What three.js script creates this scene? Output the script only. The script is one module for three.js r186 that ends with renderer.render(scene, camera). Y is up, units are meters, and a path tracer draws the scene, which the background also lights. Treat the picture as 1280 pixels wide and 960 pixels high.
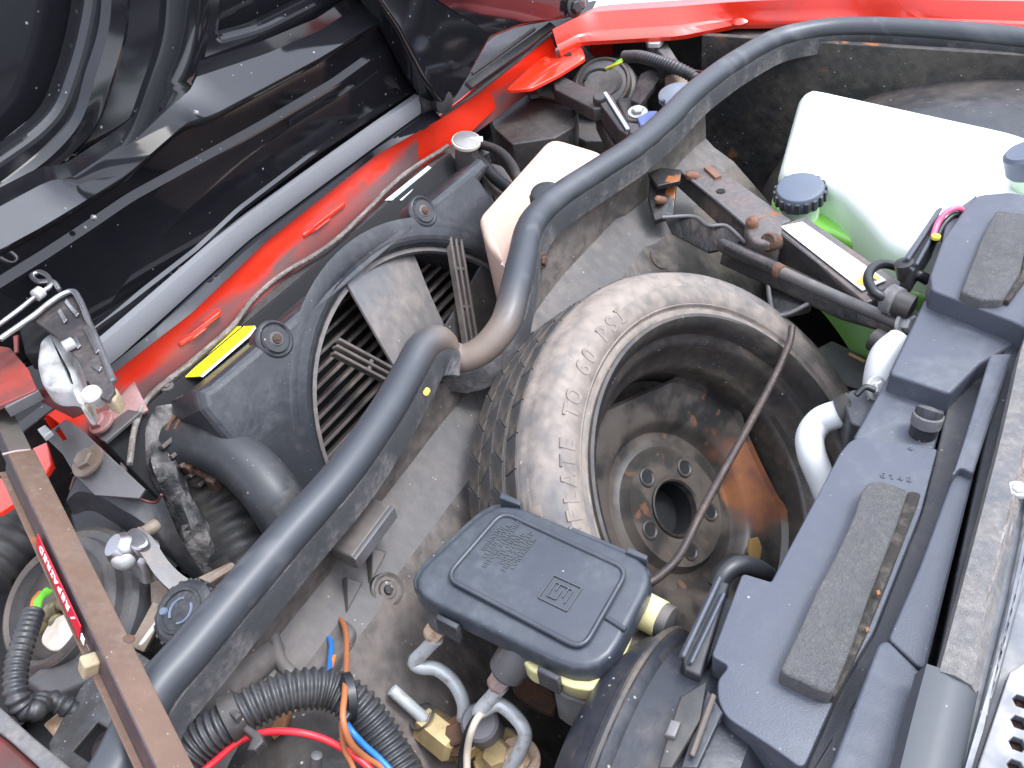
import * as THREE from 'three';
import { mergeGeometries, mergeVertices } from 'three/addons/utils/BufferGeometryUtils.js';
import { RoundedBoxGeometry } from 'three/addons/geometries/RoundedBoxGeometry.js';
import { TextGeometry } from 'three/addons/geometries/TextGeometry.js';
import { FontLoader } from 'three/addons/loaders/FontLoader.js';

// ------------------------------------------------------------------ camera, sky, sun, exposure
// Axes: x runs back along the car (front of the car at -x), y up, z towards the viewer (the near wing).
// y = 0 is the rim of the luggage well on which the rubber seal sits.
const W = 1024, H = 768;
const scene = new THREE.Scene();
const V3 = (x, y, z) => new THREE.Vector3(x, y, z);
const CAM = V3(0, 0.52, 0);
const RIGHT = V3(0.86453732, -0.12055797, -0.48789445), UP = V3(-0.24297839, 0.74953352, -0.6157605), FWD = V3(-0.43992808, -0.65089575, -0.61870673);
const camera = new THREE.PerspectiveCamera(2 * Math.atan(480 / 1050) * 180 / Math.PI, W / H, 0.02, 200);
camera.position.copy(CAM); camera.up.copy(UP); camera.lookAt(CAM.clone().add(FWD));
const renderer = new THREE.WebGLRenderer({ antialias: true });
renderer.setSize(W, H);
renderer.toneMapping = THREE.LinearToneMapping;
renderer.toneMappingExposure = 1.93;
renderer.shadowMap.enabled = true;

let seed = 7;
const rnd = () => { seed = (seed * 1664525 + 1013904223) >>> 0; return seed / 4294967296; };
// periodic value noise
const LAT = 256, lat = new Float32Array(LAT * LAT);
for (let i = 0; i < lat.length; i++) lat[i] = rnd();
function vnoise(x, y, p, s = 0) {
  const xi = Math.floor(x), yi = Math.floor(y); let fx = x - xi, fy = y - yi;
  fx = fx * fx * (3 - 2 * fx); fy = fy * fy * (3 - 2 * fy);
  const m = (a) => ((a % p) + p) % p;
  const g = (a, b) => lat[((m(b) * 37 + s * 71) & 255) * LAT + ((m(a) * 53 + s * 113 + m(b) * 7) & 255)];
  const a = g(xi, yi), b = g(xi + 1, yi), c = g(xi, yi + 1), d = g(xi + 1, yi + 1);
  return a + (b - a) * fx + (c - a) * fy + (a - b - c + d) * fx * fy;
}
function fbm(u, v, p, oct, s = 0) { let t = 0, a = .5, w = 0; for (let i = 0; i < oct; i++) { t += a * vnoise(u * p, v * p, p, s + i); w += a; a *= .55; p *= 2; } return t / w; }
const clamp = (x, a = 0, b = 1) => Math.min(b, Math.max(a, x));
const sstep = (a, b, x) => { x = clamp((x - a) / (b - a)); return x * x * (3 - 2 * x); };

const SUN = V3(1.4, 3.2, -.8).normalize();
{ // overcast sky: bright and faintly blue, thin cloud structure
  const w = 512, h = 256, d = new Float32Array(w * h * 4);
  for (let j = 0; j < h; j++) for (let i = 0; i < w; i++) {
    const el = ((j + .5) / h - .5) * Math.PI, s = Math.sin(el), u = i / w;
    const n = fbm(u, j / h, 6, 5, 3) * .75 + fbm(u, j / h, 14, 4, 9) * .25;
    const c = sstep(.35, .68, n);
    let r, g, b;
    const az = u * 2 * Math.PI, dv = V3(-Math.cos(az) * Math.cos(el), s, -Math.sin(az) * Math.cos(el)); // the cloud is brightest round the veiled sun
    const ang = Math.acos(clamp(dv.dot(SUN), -1, 1)) * 180 / Math.PI, glow = 3.4 * Math.exp(-Math.pow(ang / 20, 2)) + .9 * Math.exp(-Math.pow(ang / 46, 2));
    if (s > 0) { const k = .5 + .42 * Math.pow(s, .7); r = k * (.84 + .3 * c); g = k * (.95 + .24 * c); b = k * (1.24 + .1 * c); r += glow * .94; g += glow; b += glow * 1.1; }
    else { const k = Math.exp(s * 6); r = .3 + .3 * k; g = .3 + .31 * k; b = .3 + .34 * k; }
    d.set([r, g, b, 1], (j * w + i) * 4);
  }
  const t = new THREE.DataTexture(d, w, h, THREE.RGBAFormat, THREE.FloatType);
  t.mapping = THREE.EquirectangularReflectionMapping; t.magFilter = THREE.LinearFilter; t.minFilter = THREE.LinearFilter; t.needsUpdate = true;
  scene.background = t; scene.environment = t; scene.backgroundIntensity = 1; scene.environmentIntensity = 1;
}
const sun = new THREE.DirectionalLight(new THREE.Color(1, .97, .92), 1.1);
sun.position.copy(SUN).multiplyScalar(4).add(V3(-.3, 0, -.8)); sun.target.position.set(-.3, 0, -.8);
sun.castShadow = true; sun.shadow.radius = 26; sun.shadow.mapSize.set(2048, 2048);
Object.assign(sun.shadow.camera, { left: -2.5, right: 2.5, top: 2.5, bottom: -2.5, near: .1, far: 9 });
scene.add(sun, sun.target);

// ------------------------------------------------------------------ measuring helpers
// sight line of a photograph point, met with a real plane of the car
const ray = (px, py) => RIGHT.clone().multiplyScalar(px - 640).addScaledVector(UP, 480 - py).addScaledVector(FWD, 1050);
const at = (px, py, y = 0) => { const d = ray(px, py); return CAM.clone().addScaledVector(d, (y - CAM.y) / d.y); };
const atX = (px, py, x) => { const d = ray(px, py); return CAM.clone().addScaledVector(d, (x - CAM.x) / d.x); };
const atZ = (px, py, z) => { const d = ray(px, py); return CAM.clone().addScaledVector(d, (z - CAM.z) / d.z); };
const atP = (px, py, p, n) => { const d = ray(px, py); return CAM.clone().addScaledVector(d, p.clone().sub(CAM).dot(n) / d.dot(n)); };
const hs = (a, y) => a.map(p => at(p[0], p[1], p.length > 2 ? p[2] : y));

// ------------------------------------------------------------------ materials
const byte = (x) => Math.round(255 * Math.pow(clamp(x), 1 / 2.2));
const texCount = { n: 0 };
function dataTex(size, fn, srgb) {
  const d = new Uint8Array(size * size * 4);
  for (let j = 0; j < size; j++) for (let i = 0; i < size; i++) {
    const c = fn(i / size, j / size), o = (j * size + i) * 4;
    if (srgb) { d[o] = byte(c[0]); d[o + 1] = byte(c[1]); d[o + 2] = byte(c[2]); } else { d[o] = 255 * clamp(c[0]); d[o + 1] = 255 * clamp(c[1]); d[o + 2] = 255 * clamp(c[2]); }
    d[o + 3] = 255;
  }
  const t = new THREE.DataTexture(d, size, size, THREE.RGBAFormat);
  t.wrapS = t.wrapT = THREE.RepeatWrapping; t.magFilter = THREE.LinearFilter; t.minFilter = THREE.LinearMipmapLinearFilter; t.generateMipmaps = true;
  if (srgb) t.colorSpace = THREE.SRGBColorSpace; t.needsUpdate = true; texCount.n++;
  return t;
}
const bumps = {
  grain: dataTex(512, (u, v) => { const n = fbm(u, v, 128, 2, 5); return [n, n, n]; }),
  rough: dataTex(512, (u, v) => { const n = fbm(u, v, 5, 6, 23); return [1, clamp(.55 + .6 * n), 1]; }),
  lumps: dataTex(512, (u, v) => { const n = fbm(u, v, 12, 5, 8); return [n, n, n]; }),
};
let mseed = 0, ownRough = 14;
function mat({ c, rough = .5, metal = 0, vary = .15, dirt = null, amt = .3, ds = 5, specks = 0, speck = [.5, .48, .45], rust = 0, size = .4, res = 512, bump = null, bs = .0006, brep, coat = 0, sheen = 0, rv = .12, streak = 0 }) {
  mseed += 17; const s = mseed;
  const sp = new Float32Array(specks ? res * res : 0);
  for (let k = 0; k < specks; k++) { const x = Math.floor(rnd() * res), y = Math.floor(rnd() * res), r = rnd() < .85 ? 1 : 2; for (let j = 0; j < r; j++) for (let i = 0; i < r; i++) sp[((y + j) % res) * res + (x + i) % res] = .4 + .6 * rnd(); }
  const ev = (u, v) => {
    const n1 = fbm(u, v, 4, 5, s), n2 = fbm(u, v, ds, 6, s + 31), n3 = fbm(u, v, 48, 3, s + 57);
    const m = dirt ? clamp(sstep(1 - amt - .22, 1 - amt + .22, n2 * .8 + n3 * .2 + .12) * .9) : 0;
    const rm = rust ? sstep(.72 - rust * .3, .78 - rust * .3, n1 * .45 + fbm(u, v, 9, 6, s + 91) * .55) : 0;
    return [n1, m, rm, n3];
  };
  const map = dataTex(res, (u, v) => {
    const [n1, m, rm, n3] = ev(u, v), k = 1 + vary * (n1 - .5) * 3 + vary * (n3 - .5) * .8;
    let col = c.map(x => x * k);
    if (dirt) col = col.map((x, i) => x + (dirt[i] * (.7 + .6 * n3) - x) * m);
    if (rm) { const rc = [.2 + .16 * n3, .065 + .05 * n3, .022]; col = col.map((x, i) => x + (rc[i] - x) * rm * .9); }
    if (specks) { const q = sp[Math.floor(v * res) * res + Math.floor(u * res)]; if (q) col = col.map((x, i) => x + (speck[i] - x) * q); }
    return col;
  }, true);
  map.repeat.set(1 / size, 1 / size);
  const o = { map, side: THREE.DoubleSide };
  if ((dirt || rust) && ownRough > 0 && res > 256 && coat === 0) {
    ownRough--;
    const rmap = dataTex(res / 2, (u, v) => { const [n1, m, rm] = ev(u, v); const r = clamp(rough + rv * (n1 - .5) * 2 + m * (.75 - rough) * .7 + rm * (.9 - rough), .03, 1); return [1, r, rm ? metal * (1 - rm) : metal]; });
    rmap.repeat.set(1 / size, 1 / size); Object.assign(o, { roughnessMap: rmap, roughness: 1, metalness: metal > 0 ? 1 : 0 }); if (metal > 0) o.metalnessMap = rmap;
  } else { o.roughness = clamp(rough + .22 * rough, 0, 1); o.metalness = metal; const q = bumps.rough.clone(); q.repeat.set(1 / size, 1 / size); q.needsUpdate = true; o.roughnessMap = q; }
  if (bump) { const b = bumps[bump].clone(); const q = brep || size; b.repeat.set(1 / q, 1 / q); b.needsUpdate = true; o.bumpMap = b; o.bumpScale = bs; }
  const m = coat ? new THREE.MeshPhysicalMaterial({ ...o, clearcoat: coat, clearcoatRoughness: .04 }) : new THREE.MeshStandardMaterial(o);
  return m;
}
const flat = (c, rough = .5, metal = 0) => new THREE.MeshStandardMaterial({ color: new THREE.Color(...c), roughness: rough, metalness: metal, side: THREE.DoubleSide });
const DUST = [.17, .14, .115], LDUST = [.26, .24, .23];
const mt = {
  rubber: mat({ c: [.05, .054, .061], rough: .38, vary: .08, dirt: [.12, .118, .118], amt: .12, specks: 160 }),
  rubberTan: mat({ c: [.21, .165, .13], rough: .5, dirt: [.08, .075, .07], amt: .4 }),
  lip: mat({ c: [.07, .071, .078], rough: .7, dirt: LDUST, amt: .3, bump: 'grain', bs: .0015, brep: .035, size: .2 }),
  tub: mat({ c: [.05, .046, .045], rough: .5, dirt: [.14, .115, .1], amt: .4, rust: .1, specks: 500, bump: 'lumps', bs: .003, brep: .25, size: .5, vary: .3 }),
  tubDark: mat({ c: [.022, .022, .024], rough: .5, dirt: [.08, .066, .055], amt: .36, rust: .22, specks: 500, bump: 'lumps', bs: .002, brep: .25, size: .5, vary: .3 }),
  ledge: mat({ c: [.08, .074, .072], rough: .6, dirt: [.15, .128, .115], amt: .4, rust: .02, specks: 200, bump: 'lumps', bs: .0016, brep: .25, size: .5 }),
  hvac: mat({ c: [.064, .071, .093], rough: .42, vary: .08, dirt: [.12, .125, .14], amt: .22, specks: 90, bump: 'grain', bs: .0002, brep: .06, rv: .08 }),
  hvacDark: mat({ c: [.026, .028, .035], rough: .42, vary: .12, dirt: [.08, .075, .075], amt: .25, specks: 200, bump: 'grain', bs: .0002, brep: .06 }),
  foam: mat({ c: [.14, .137, .142], rough: .95, vary: .2, dirt: [.15, .145, .14], amt: .35, ds: 14, specks: 1800, speck: [.035, .035, .035], bump: 'grain', bs: .0022, brep: .05, size: .15 }),
  foamEdge: mat({ c: [.2, .17, .14], rough: .95, dirt: [.05, .045, .04], amt: .5, ds: 18, bump: 'grain', bs: .003, brep: .04, size: .1 }),
  shroud: mat({ c: [.026, .028, .033], rough: .3, vary: .08, dirt: [.07, .068, .07], amt: .2, specks: 160, bump: 'lumps', bs: .0012, brep: .3 }),
  strut: mat({ c: [.085, .07, .065], rough: .6, dirt: DUST, amt: .35 }),
  blade: mat({ c: [.12, .122, .128], rough: .42, vary: .1, dirt: [.2, .17, .15], amt: .3, specks: 50 }),
  fin: mat({ c: [.085, .068, .065], rough: .5, metal: .1, dirt: DUST, amt: .3 }),
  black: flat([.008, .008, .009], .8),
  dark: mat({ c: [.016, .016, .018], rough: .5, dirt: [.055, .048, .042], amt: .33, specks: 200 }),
  hood: mat({ c: [.006, .006, .008], rough: .07, vary: .2, specks: 160, speck: [.5, .5, .5], size: .6, rv: .03 }),
  hoodStrip: mat({ c: [.22, .222, .235], rough: .45, vary: .06 }),
  red: mat({ c: [.88, .032, .008], rough: .25, vary: .06, coat: .8, dirt: [.4, .06, .05], amt: .12 }),
  redDusty: mat({ c: [.5, .04, .032], rough: .45, vary: .12, dirt: [.27, .17, .16], amt: .5, ds: 4 }),
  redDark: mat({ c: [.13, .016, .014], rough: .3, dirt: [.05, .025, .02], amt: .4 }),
  tyre: mat({ c: [.085, .087, .095], rough: .62, dirt: [.25, .205, .17], amt: .5, ds: 4, size: .5, vary: .25, specks: 200, bump: 'lumps', bs: .0006 }),
  tread: mat({ c: [.045, .043, .043], rough: .7, dirt: [.12, .088, .062], amt: .22, ds: 12, rust: .06, size: .3 }),
  tin: mat({ c: [.25, .24, .235], rough: .38, metal: .7, dirt: [.2, .16, .12], amt: .25 }),
  alu: mat({ c: [.72, .73, .73], rough: .42, metal: .1, vary: .03 }),
  line: mat({ c: [.58, .6, .6], rough: .4, metal: .25, vary: .1, dirt: [.25, .14, .1], amt: .16, ds: 20, size: .12 }),
  brass: mat({ c: [.62, .47, .24], rough: .38, metal: .55, dirt: [.3, .2, .1], amt: .25, size: .1 }),
  rust: mat({ c: [.13, .058, .03], rough: .85, vary: .3, dirt: [.05, .035, .028], amt: .4, ds: 8, size: .15, bump: 'lumps', bs: .0015, brep: .05 }),
  rustPale: mat({ c: [.15, .085, .058], rough: .85, vary: .25, dirt: [.2, .08, .04], amt: .4, ds: 14, size: .08 }),
  jack: mat({ c: [.02, .019, .019], rough: .3, dirt: [.09, .06, .05], amt: .25, rust: .1, ds: 7, size: .25, bump: 'lumps', bs: .0012, brep: .12 }),
  jackTop: mat({ c: [.1, .092, .09], rough: .34, metal: .15, dirt: [.14, .1, .085], amt: .35, rust: .12, ds: 7, size: .22, bump: 'lumps', bs: .001, brep: .1 }),
  prop: mat({ c: [.125, .072, .048], rough: .52, metal: .25, vary: .25, dirt: [.14, .1, .075], amt: .35, rust: .1, specks: 200, size: .2 }),
  propDark: mat({ c: [.05, .038, .042], rough: .42, metal: .2, vary: .2, dirt: [.1, .06, .05], amt: .3, size: .2 }),
  grey: mat({ c: [.1, .098, .1], rough: .5, metal: .25, dirt: [.15, .125, .11], amt: .35, rust: .04, specks: 200 }),
  bracket: mat({ c: [.15, .145, .15], rough: .45, metal: .3, dirt: [.09, .075, .07], amt: .35, size: .2, specks: 120 }),
  tanMetal: mat({ c: [.3, .25, .2], rough: .6, metal: .2, dirt: [.15, .1, .07], amt: .4, rust: .1, size: .15 }),
  chrome: mat({ c: [.5, .5, .52], rough: .3, metal: .9, vary: .08, dirt: [.25, .2, .16], amt: .22, size: .12 }),
  cast: mat({ c: [.5, .5, .49], rough: .4, metal: .25, vary: .12, dirt: [.22, .2, .18], amt: .25, ds: 9, size: .12 }),
  lid: mat({ c: [.034, .040, .053], rough: .33, vary: .12, dirt: [.06, .068, .075], amt: .3, size: .3, specks: 60, rv: .1 }),
  resv: new THREE.MeshPhysicalMaterial({ color: new THREE.Color(.5, .46, .22), roughness: .35, clearcoat: .3, side: THREE.DoubleSide }),
  ivory: mat({ c: [.75, .66, .36], rough: .4, vary: .08 }),
  cream: mat({ c: [.7, .64, .54], rough: .45, vary: .1, dirt: [.3, .2, .12], amt: .15, size: .15 }),
  tank: mat({ c: [.64, .45, .37], rough: .4, vary: .05, dirt: [.72, .5, .36], amt: .2, ds: 3, size: .5 }),
  cable: flat([.016, .017, .019], .38),
  conduit: mat({ c: [.03, .03, .033], rough: .35, vary: .15, dirt: [.07, .065, .06], amt: .25, size: .15 }),
  bluegrey: mat({ c: [.13, .165, .23], rough: .4, vary: .1, dirt: [.2, .2, .2], amt: .2 }),
  cowl: mat({ c: [.105, .112, .13], rough: .38, vary: .12, dirt: [.3, .29, .28], amt: .3, streak: 1, specks: 60 }),
  sealGrey: mat({ c: [.24, .242, .255], rough: .75, dirt: [.36, .33, .31], amt: .4, ds: 8, size: .2, bump: 'grain', bs: .0018, brep: .03 }),
  sealEdge: mat({ c: [.3, .27, .25], rough: .85, dirt: [.12, .095, .08], amt: .4, ds: 10, size: .15, bump: 'lumps', bs: .003, brep: .05 }),
  yellow: mat({ c: [.8, .72, .01], rough: .4, vary: .08, dirt: [.45, .4, .08], amt: .12 }),
  paper: mat({ c: [.78, .8, .8], rough: .5, vary: .05, dirt: [.5, .48, .42], amt: .12 }),
  amber: flat([.75, .42, .06], .5),
  skyBlue: flat([.42, .58, .7], .45),
  wireRed: flat([.6, .02, .03], .35), wireBlue: flat([.02, .16, .5], .35), wireBrown: flat([.36, .12, .045], .45), wireGreen: flat([.18, .62, .05], .4), wireOrange: flat([.7, .2, .03], .4), wireWhite: flat([.6, .52, .42], .4), wirePink: flat([.75, .12, .22], .4), wireYellow: flat([.7, .65, .05], .4),
  sticker: flat([.55, .012, .03], .35), white: flat([.8, .8, .8], .5), letter: mat({ c: [.15, .115, .09], rough: .7, dirt: [.26, .2, .15], amt: .4 }),
  mottled: mat({ c: [.02, .02, .021], rough: .6, dirt: [.2, .18, .17], amt: .33, ds: 22, size: .35, specks: 400, bump: 'lumps', bs: .003, brep: .1 }),
  rimBlack: mat({ c: [.026, .025, .025], rough: .28, vary: .2, dirt: [.085, .068, .055], amt: .32, specks: 260, bump: 'lumps', bs: .0006 }),
  rodDark: mat({ c: [.035, .026, .024], rough: .5, metal: .2, dirt: [.09, .06, .05], amt: .3, size: .15 }),
  amberDull: flat([.3, .18, .06], .6),
  bottle: new THREE.MeshPhysicalMaterial({ color: 0xffffff, vertexColors: true, roughness: .35, clearcoat: .3, side: THREE.DoubleSide }),
  bottleNeck: flat([.6, .75, .55], .4), fluid: new THREE.MeshPhysicalMaterial({ color: new THREE.Color(.2, .5, .07), roughness: .3, clearcoat: .4, side: THREE.DoubleSide }),
  capBlue: mat({ c: [.1, .12, .16], rough: .4, vary: .08, size: .1 }), capDark: flat([.05, .05, .055], .3),
  meshBack: mat({ c: [.05, .03, .025], rough: .8, vary: .5, dirt: [.18, .1, .07], amt: .4, ds: 64, size: .08 }),
  lidText: mat({ c: [.055, .06, .068], rough: .5, vary: .1 }), tanPale: mat({ c: [.55, .42, .3], rough: .7, vary: .2, dirt: [.4, .2, .1], amt: .3, ds: 16, size: .05, res: 256 }), pinkish: mat({ c: [.36, .28, .27], rough: .6, vary: .15, dirt: [.25, .14, .11], amt: .3, size: .1, res: 256 }),
  glassDark: new THREE.MeshPhysicalMaterial({ color: new THREE.Color(.02, .022, .024), roughness: .05, side: THREE.DoubleSide }),
  bulb: new THREE.MeshStandardMaterial({ vertexColors: true, roughness: .4, side: THREE.DoubleSide }),
  redWorn: new THREE.MeshPhysicalMaterial({ vertexColors: true, roughness: .38, clearcoat: .15, clearcoatRoughness: .15, side: THREE.DoubleSide }),
  wheelHouse: mat({ c: [.03, .031, .036], rough: .3, vary: .2, dirt: [.085, .072, .064], amt: .33, rust: .16, specks: 200, bump: 'lumps', bs: .002, brep: .4, size: .7 }),
  plateGrey: mat({ c: [.13, .13, .135], rough: .55, metal: .2, dirt: [.04, .036, .034], amt: .45, ds: 8, size: .15, specks: 300, res: 256 }),
  hoseRubber: mat({ c: [.034, .036, .04], rough: .4, vary: .1, dirt: [.08, .076, .075], amt: .2, size: .2, specks: 40, res: 256 }),
  castGrey: mat({ c: [.2, .2, .2], rough: .5, metal: .2, vary: .12, dirt: [.1, .085, .07], amt: .3, size: .2, res: 256 }),
  boosterRim: mat({ c: [.03, .029, .031], rough: .5, dirt: [.11, .085, .065], amt: .35, size: .2, res: 256 }),
  booster: mat({ c: [.02, .022, .03], rough: .36, vary: .15, dirt: [.09, .07, .055], amt: .22, ds: 8, specks: 300, rust: .06, bump: 'lumps', bs: .0008, brep: .2 }), rimEdge: mat({ c: [.11, .085, .07], rough: .6, dirt: [.05, .04, .035], amt: .4, size: .15, res: 256 }), plugGrey: mat({ c: [.17, .16, .175], rough: .5, vary: .08, res: 256 }), rustOrange: mat({ c: [.3, .13, .04], rough: .85, vary: .25, dirt: [.15, .07, .03], amt: .4, size: .06, res: 256 }),
  propTube: mat({ c: [.1, .095, .085], rough: .45, metal: .3, vary: .15, dirt: [.12, .08, .06], amt: .25, size: .2, res: 256 }), clipTan: mat({ c: [.34, .27, .16], rough: .55, vary: .2, dirt: [.3, .24, .16], amt: .3, size: .05, res: 256 }), latchDark: mat({ c: [.045, .04, .043], rough: .4, metal: .2, dirt: [.12, .1, .09], amt: .25, size: .15, res: 256 }), redFaded: mat({ c: [.34, .04, .028], rough: .5, vary: .2, dirt: [.1, .04, .035], amt: .4, size: .2, res: 256 }), deflector: mat({ c: [.03, .03, .034], rough: .5, vary: .15, dirt: [.1, .09, .085], amt: .3, size: .3, res: 256 }),
  motor: mat({ c: [.075, .076, .082], rough: .5, metal: .2, dirt: [.11, .09, .075], amt: .35, size: .2, specks: 80 }), motorFace: mat({ c: [.10, .075, .06], rough: .6, metal: .1, dirt: [.05, .042, .038], amt: .4, size: .15, res: 256 }), sealant: mat({ c: [.3, .25, .12], rough: .35, vary: .2, dirt: [.12, .1, .06], amt: .4, size: .05, res: 256 }), linkArm: mat({ c: [.15, .145, .145], rough: .5, metal: .3, dirt: [.2, .16, .13], amt: .3, size: .15, res: 256 }), capBlack: mat({ c: [.022, .024, .028], rough: .4, dirt: [.07, .07, .072], amt: .3, size: .1, res: 256 }), bluegreyPale: flat([.4, .44, .5], .4), blueClip: flat([.12, .16, .36], .4),
  concrete: mat({ c: [.62, .62, .6], rough: .9, vary: .08, size: 3 }),
};

// ------------------------------------------------------------------ geometry helpers
function basisFor(n, hint) { // rotation matrix with z = n
  const z = n.clone().normalize(); let x = (hint || (Math.abs(z.y) < .95 ? V3(0, 1, 0) : V3(1, 0, 0))).clone();
  x.addScaledVector(z, -x.dot(z)).normalize(); const y = z.clone().cross(x);
  return new THREE.Matrix4().makeBasis(x, y, z);
}
function place(g, pos, n, hint) { g.applyMatrix4(basisFor(n, hint).setPosition(pos)); return g; }
function uvBox(g) {
  if (g.index) g = g.toNonIndexed();
  if (!g.attributes.normal) g.computeVertexNormals();
  const p = g.attributes.position, uv = new Float32Array(p.count * 2), a = V3(), b = V3(), c = V3();
  for (let i = 0; i < p.count; i += 3) {
    a.fromBufferAttribute(p, i); b.fromBufferAttribute(p, i + 1); c.fromBufferAttribute(p, i + 2);
    const n = b.clone().sub(a).cross(c.clone().sub(a)); const ax = Math.abs(n.x), ay = Math.abs(n.y), az = Math.abs(n.z);
    [a, b, c].forEach((q, k) => { const o = (i + k) * 2; if (ay >= ax && ay >= az) { uv[o] = q.x; uv[o + 1] = q.z; } else if (ax >= az) { uv[o] = q.z + .37; uv[o + 1] = q.y; } else { uv[o] = q.x + .71; uv[o + 1] = q.y; } });
  }
  g.setAttribute('uv', new THREE.BufferAttribute(uv, 2));
  for (const k of Object.keys(g.attributes)) if (!['position', 'normal', 'uv', 'color'].includes(k)) g.deleteAttribute(k);
  return g;
}
const merge = (...gs) => mergeGeometries(gs.flat().map(g => { const q = uvBox(g); q.deleteAttribute('color'); return q; }));
// smooth normals, broken where faces meet at more than the given angle (millimetre parts need a fine vertex match)
function toCreasedNormals(g, angle) {
  if (g.index) g = g.toNonIndexed();
  const p = g.attributes.position, n = p.count, cosA = Math.cos(angle), fn = new Float32Array(n), at = new Map(), key = new Array(n), nor = new Float32Array(n * 3), F = [], a = V3(), b = V3(), c = V3();
  for (let i = 0; i < n; i += 3) {
    a.fromBufferAttribute(p, i); b.fromBufferAttribute(p, i + 1); c.fromBufferAttribute(p, i + 2);
    const w = c.clone().sub(b).cross(a.clone().sub(b)), ar = w.length(), u = ar > 1e-14 ? w.clone().divideScalar(ar) : V3(); F.push(u);
    [a, b, c].forEach((q, k) => { const h = Math.round(q.x * 2e5) + ',' + Math.round(q.y * 2e5) + ',' + Math.round(q.z * 2e5); key[i + k] = h; if (ar > 1e-14) { if (!at.has(h)) at.set(h, []); const e = [a, b, c], x = e[(k + 1) % 3].clone().sub(q).normalize(), y = e[(k + 2) % 3].clone().sub(q).normalize(); at.get(h).push([u, Math.acos(clamp(x.dot(y), -1, 1))]); } });
  }
  for (let i = 0; i < n; i++) { const f = F[Math.floor(i / 3)], s = V3(); for (const [u, w] of at.get(key[i]) || []) if (u.dot(f) >= cosA) s.addScaledVector(u, w); if (s.lengthSq() < 1e-12) s.copy(f); s.normalize(); nor[3 * i] = s.x; nor[3 * i + 1] = s.y; nor[3 * i + 2] = s.z; }
  g.setAttribute('normal', new THREE.BufferAttribute(nor, 3)); return g;
}
function newell(p) { const n = V3(0, 0, 0); for (let i = 0; i < p.length; i++) { const a = p[i], b = p[(i + 1) % p.length]; n.x += (a.y - b.y) * (a.z + b.z); n.y += (a.z - b.z) * (a.x + b.x); n.z += (a.x - b.x) * (a.y + b.y); } return n.normalize(); }
function roundPoly(p, r, k = 5) {
  const out = [], N = p.length;
  for (let i = 0; i < N; i++) {
    const P = p[i], A = p[(i + N - 1) % N], B = p[(i + 1) % N], rr = Array.isArray(r) ? r[i % r.length] : r;
    const a = A.clone().sub(P), b = B.clone().sub(P), la = a.length(), lb = b.length(), d = Math.min(rr, la * .48, lb * .48);
    if (d < 1e-5) { out.push(P.clone()); continue; }
    const s = P.clone().addScaledVector(a, d / la), e = P.clone().addScaledVector(b, d / lb);
    for (let j = 0; j <= k; j++) { const t = j / k; out.push(s.clone().multiplyScalar((1 - t) * (1 - t)).addScaledVector(P, 2 * t * (1 - t)).addScaledVector(e, t * t)); }
  }
  return out;
}
function inset(p, d) { // 2d, counter-clockwise; edges that would turn over are drawn together
  const N = p.length, out = p.map((P, i) => {
    const a = P.clone().sub(p[(i + N - 1) % N]).normalize(), b = p[(i + 1) % N].clone().sub(P).normalize();
    const n = new THREE.Vector2(-a.y - b.y, a.x + b.x); const l = n.length(); if (l < 1e-6) return P.clone(); n.divideScalar(l);
    const c = Math.max(.5, n.x * -a.y + n.y * a.x); return P.clone().addScaledVector(n, d / c);
  });
  if (d > 0) for (let k = 0; k < 12; k++) { let bad = 0; for (let i = 0; i < N; i++) { const j = (i + 1) % N, e = out[j].clone().sub(out[i]), o = p[j].clone().sub(p[i]); if (e.dot(o) < 0) { bad++; const m = out[i].clone().add(out[j]).multiplyScalar(.5), q = e.multiplyScalar(.02); out[i].copy(m).add(q); out[j].copy(m).sub(q); } } if (!bad) break; }
  return out;
}
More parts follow.
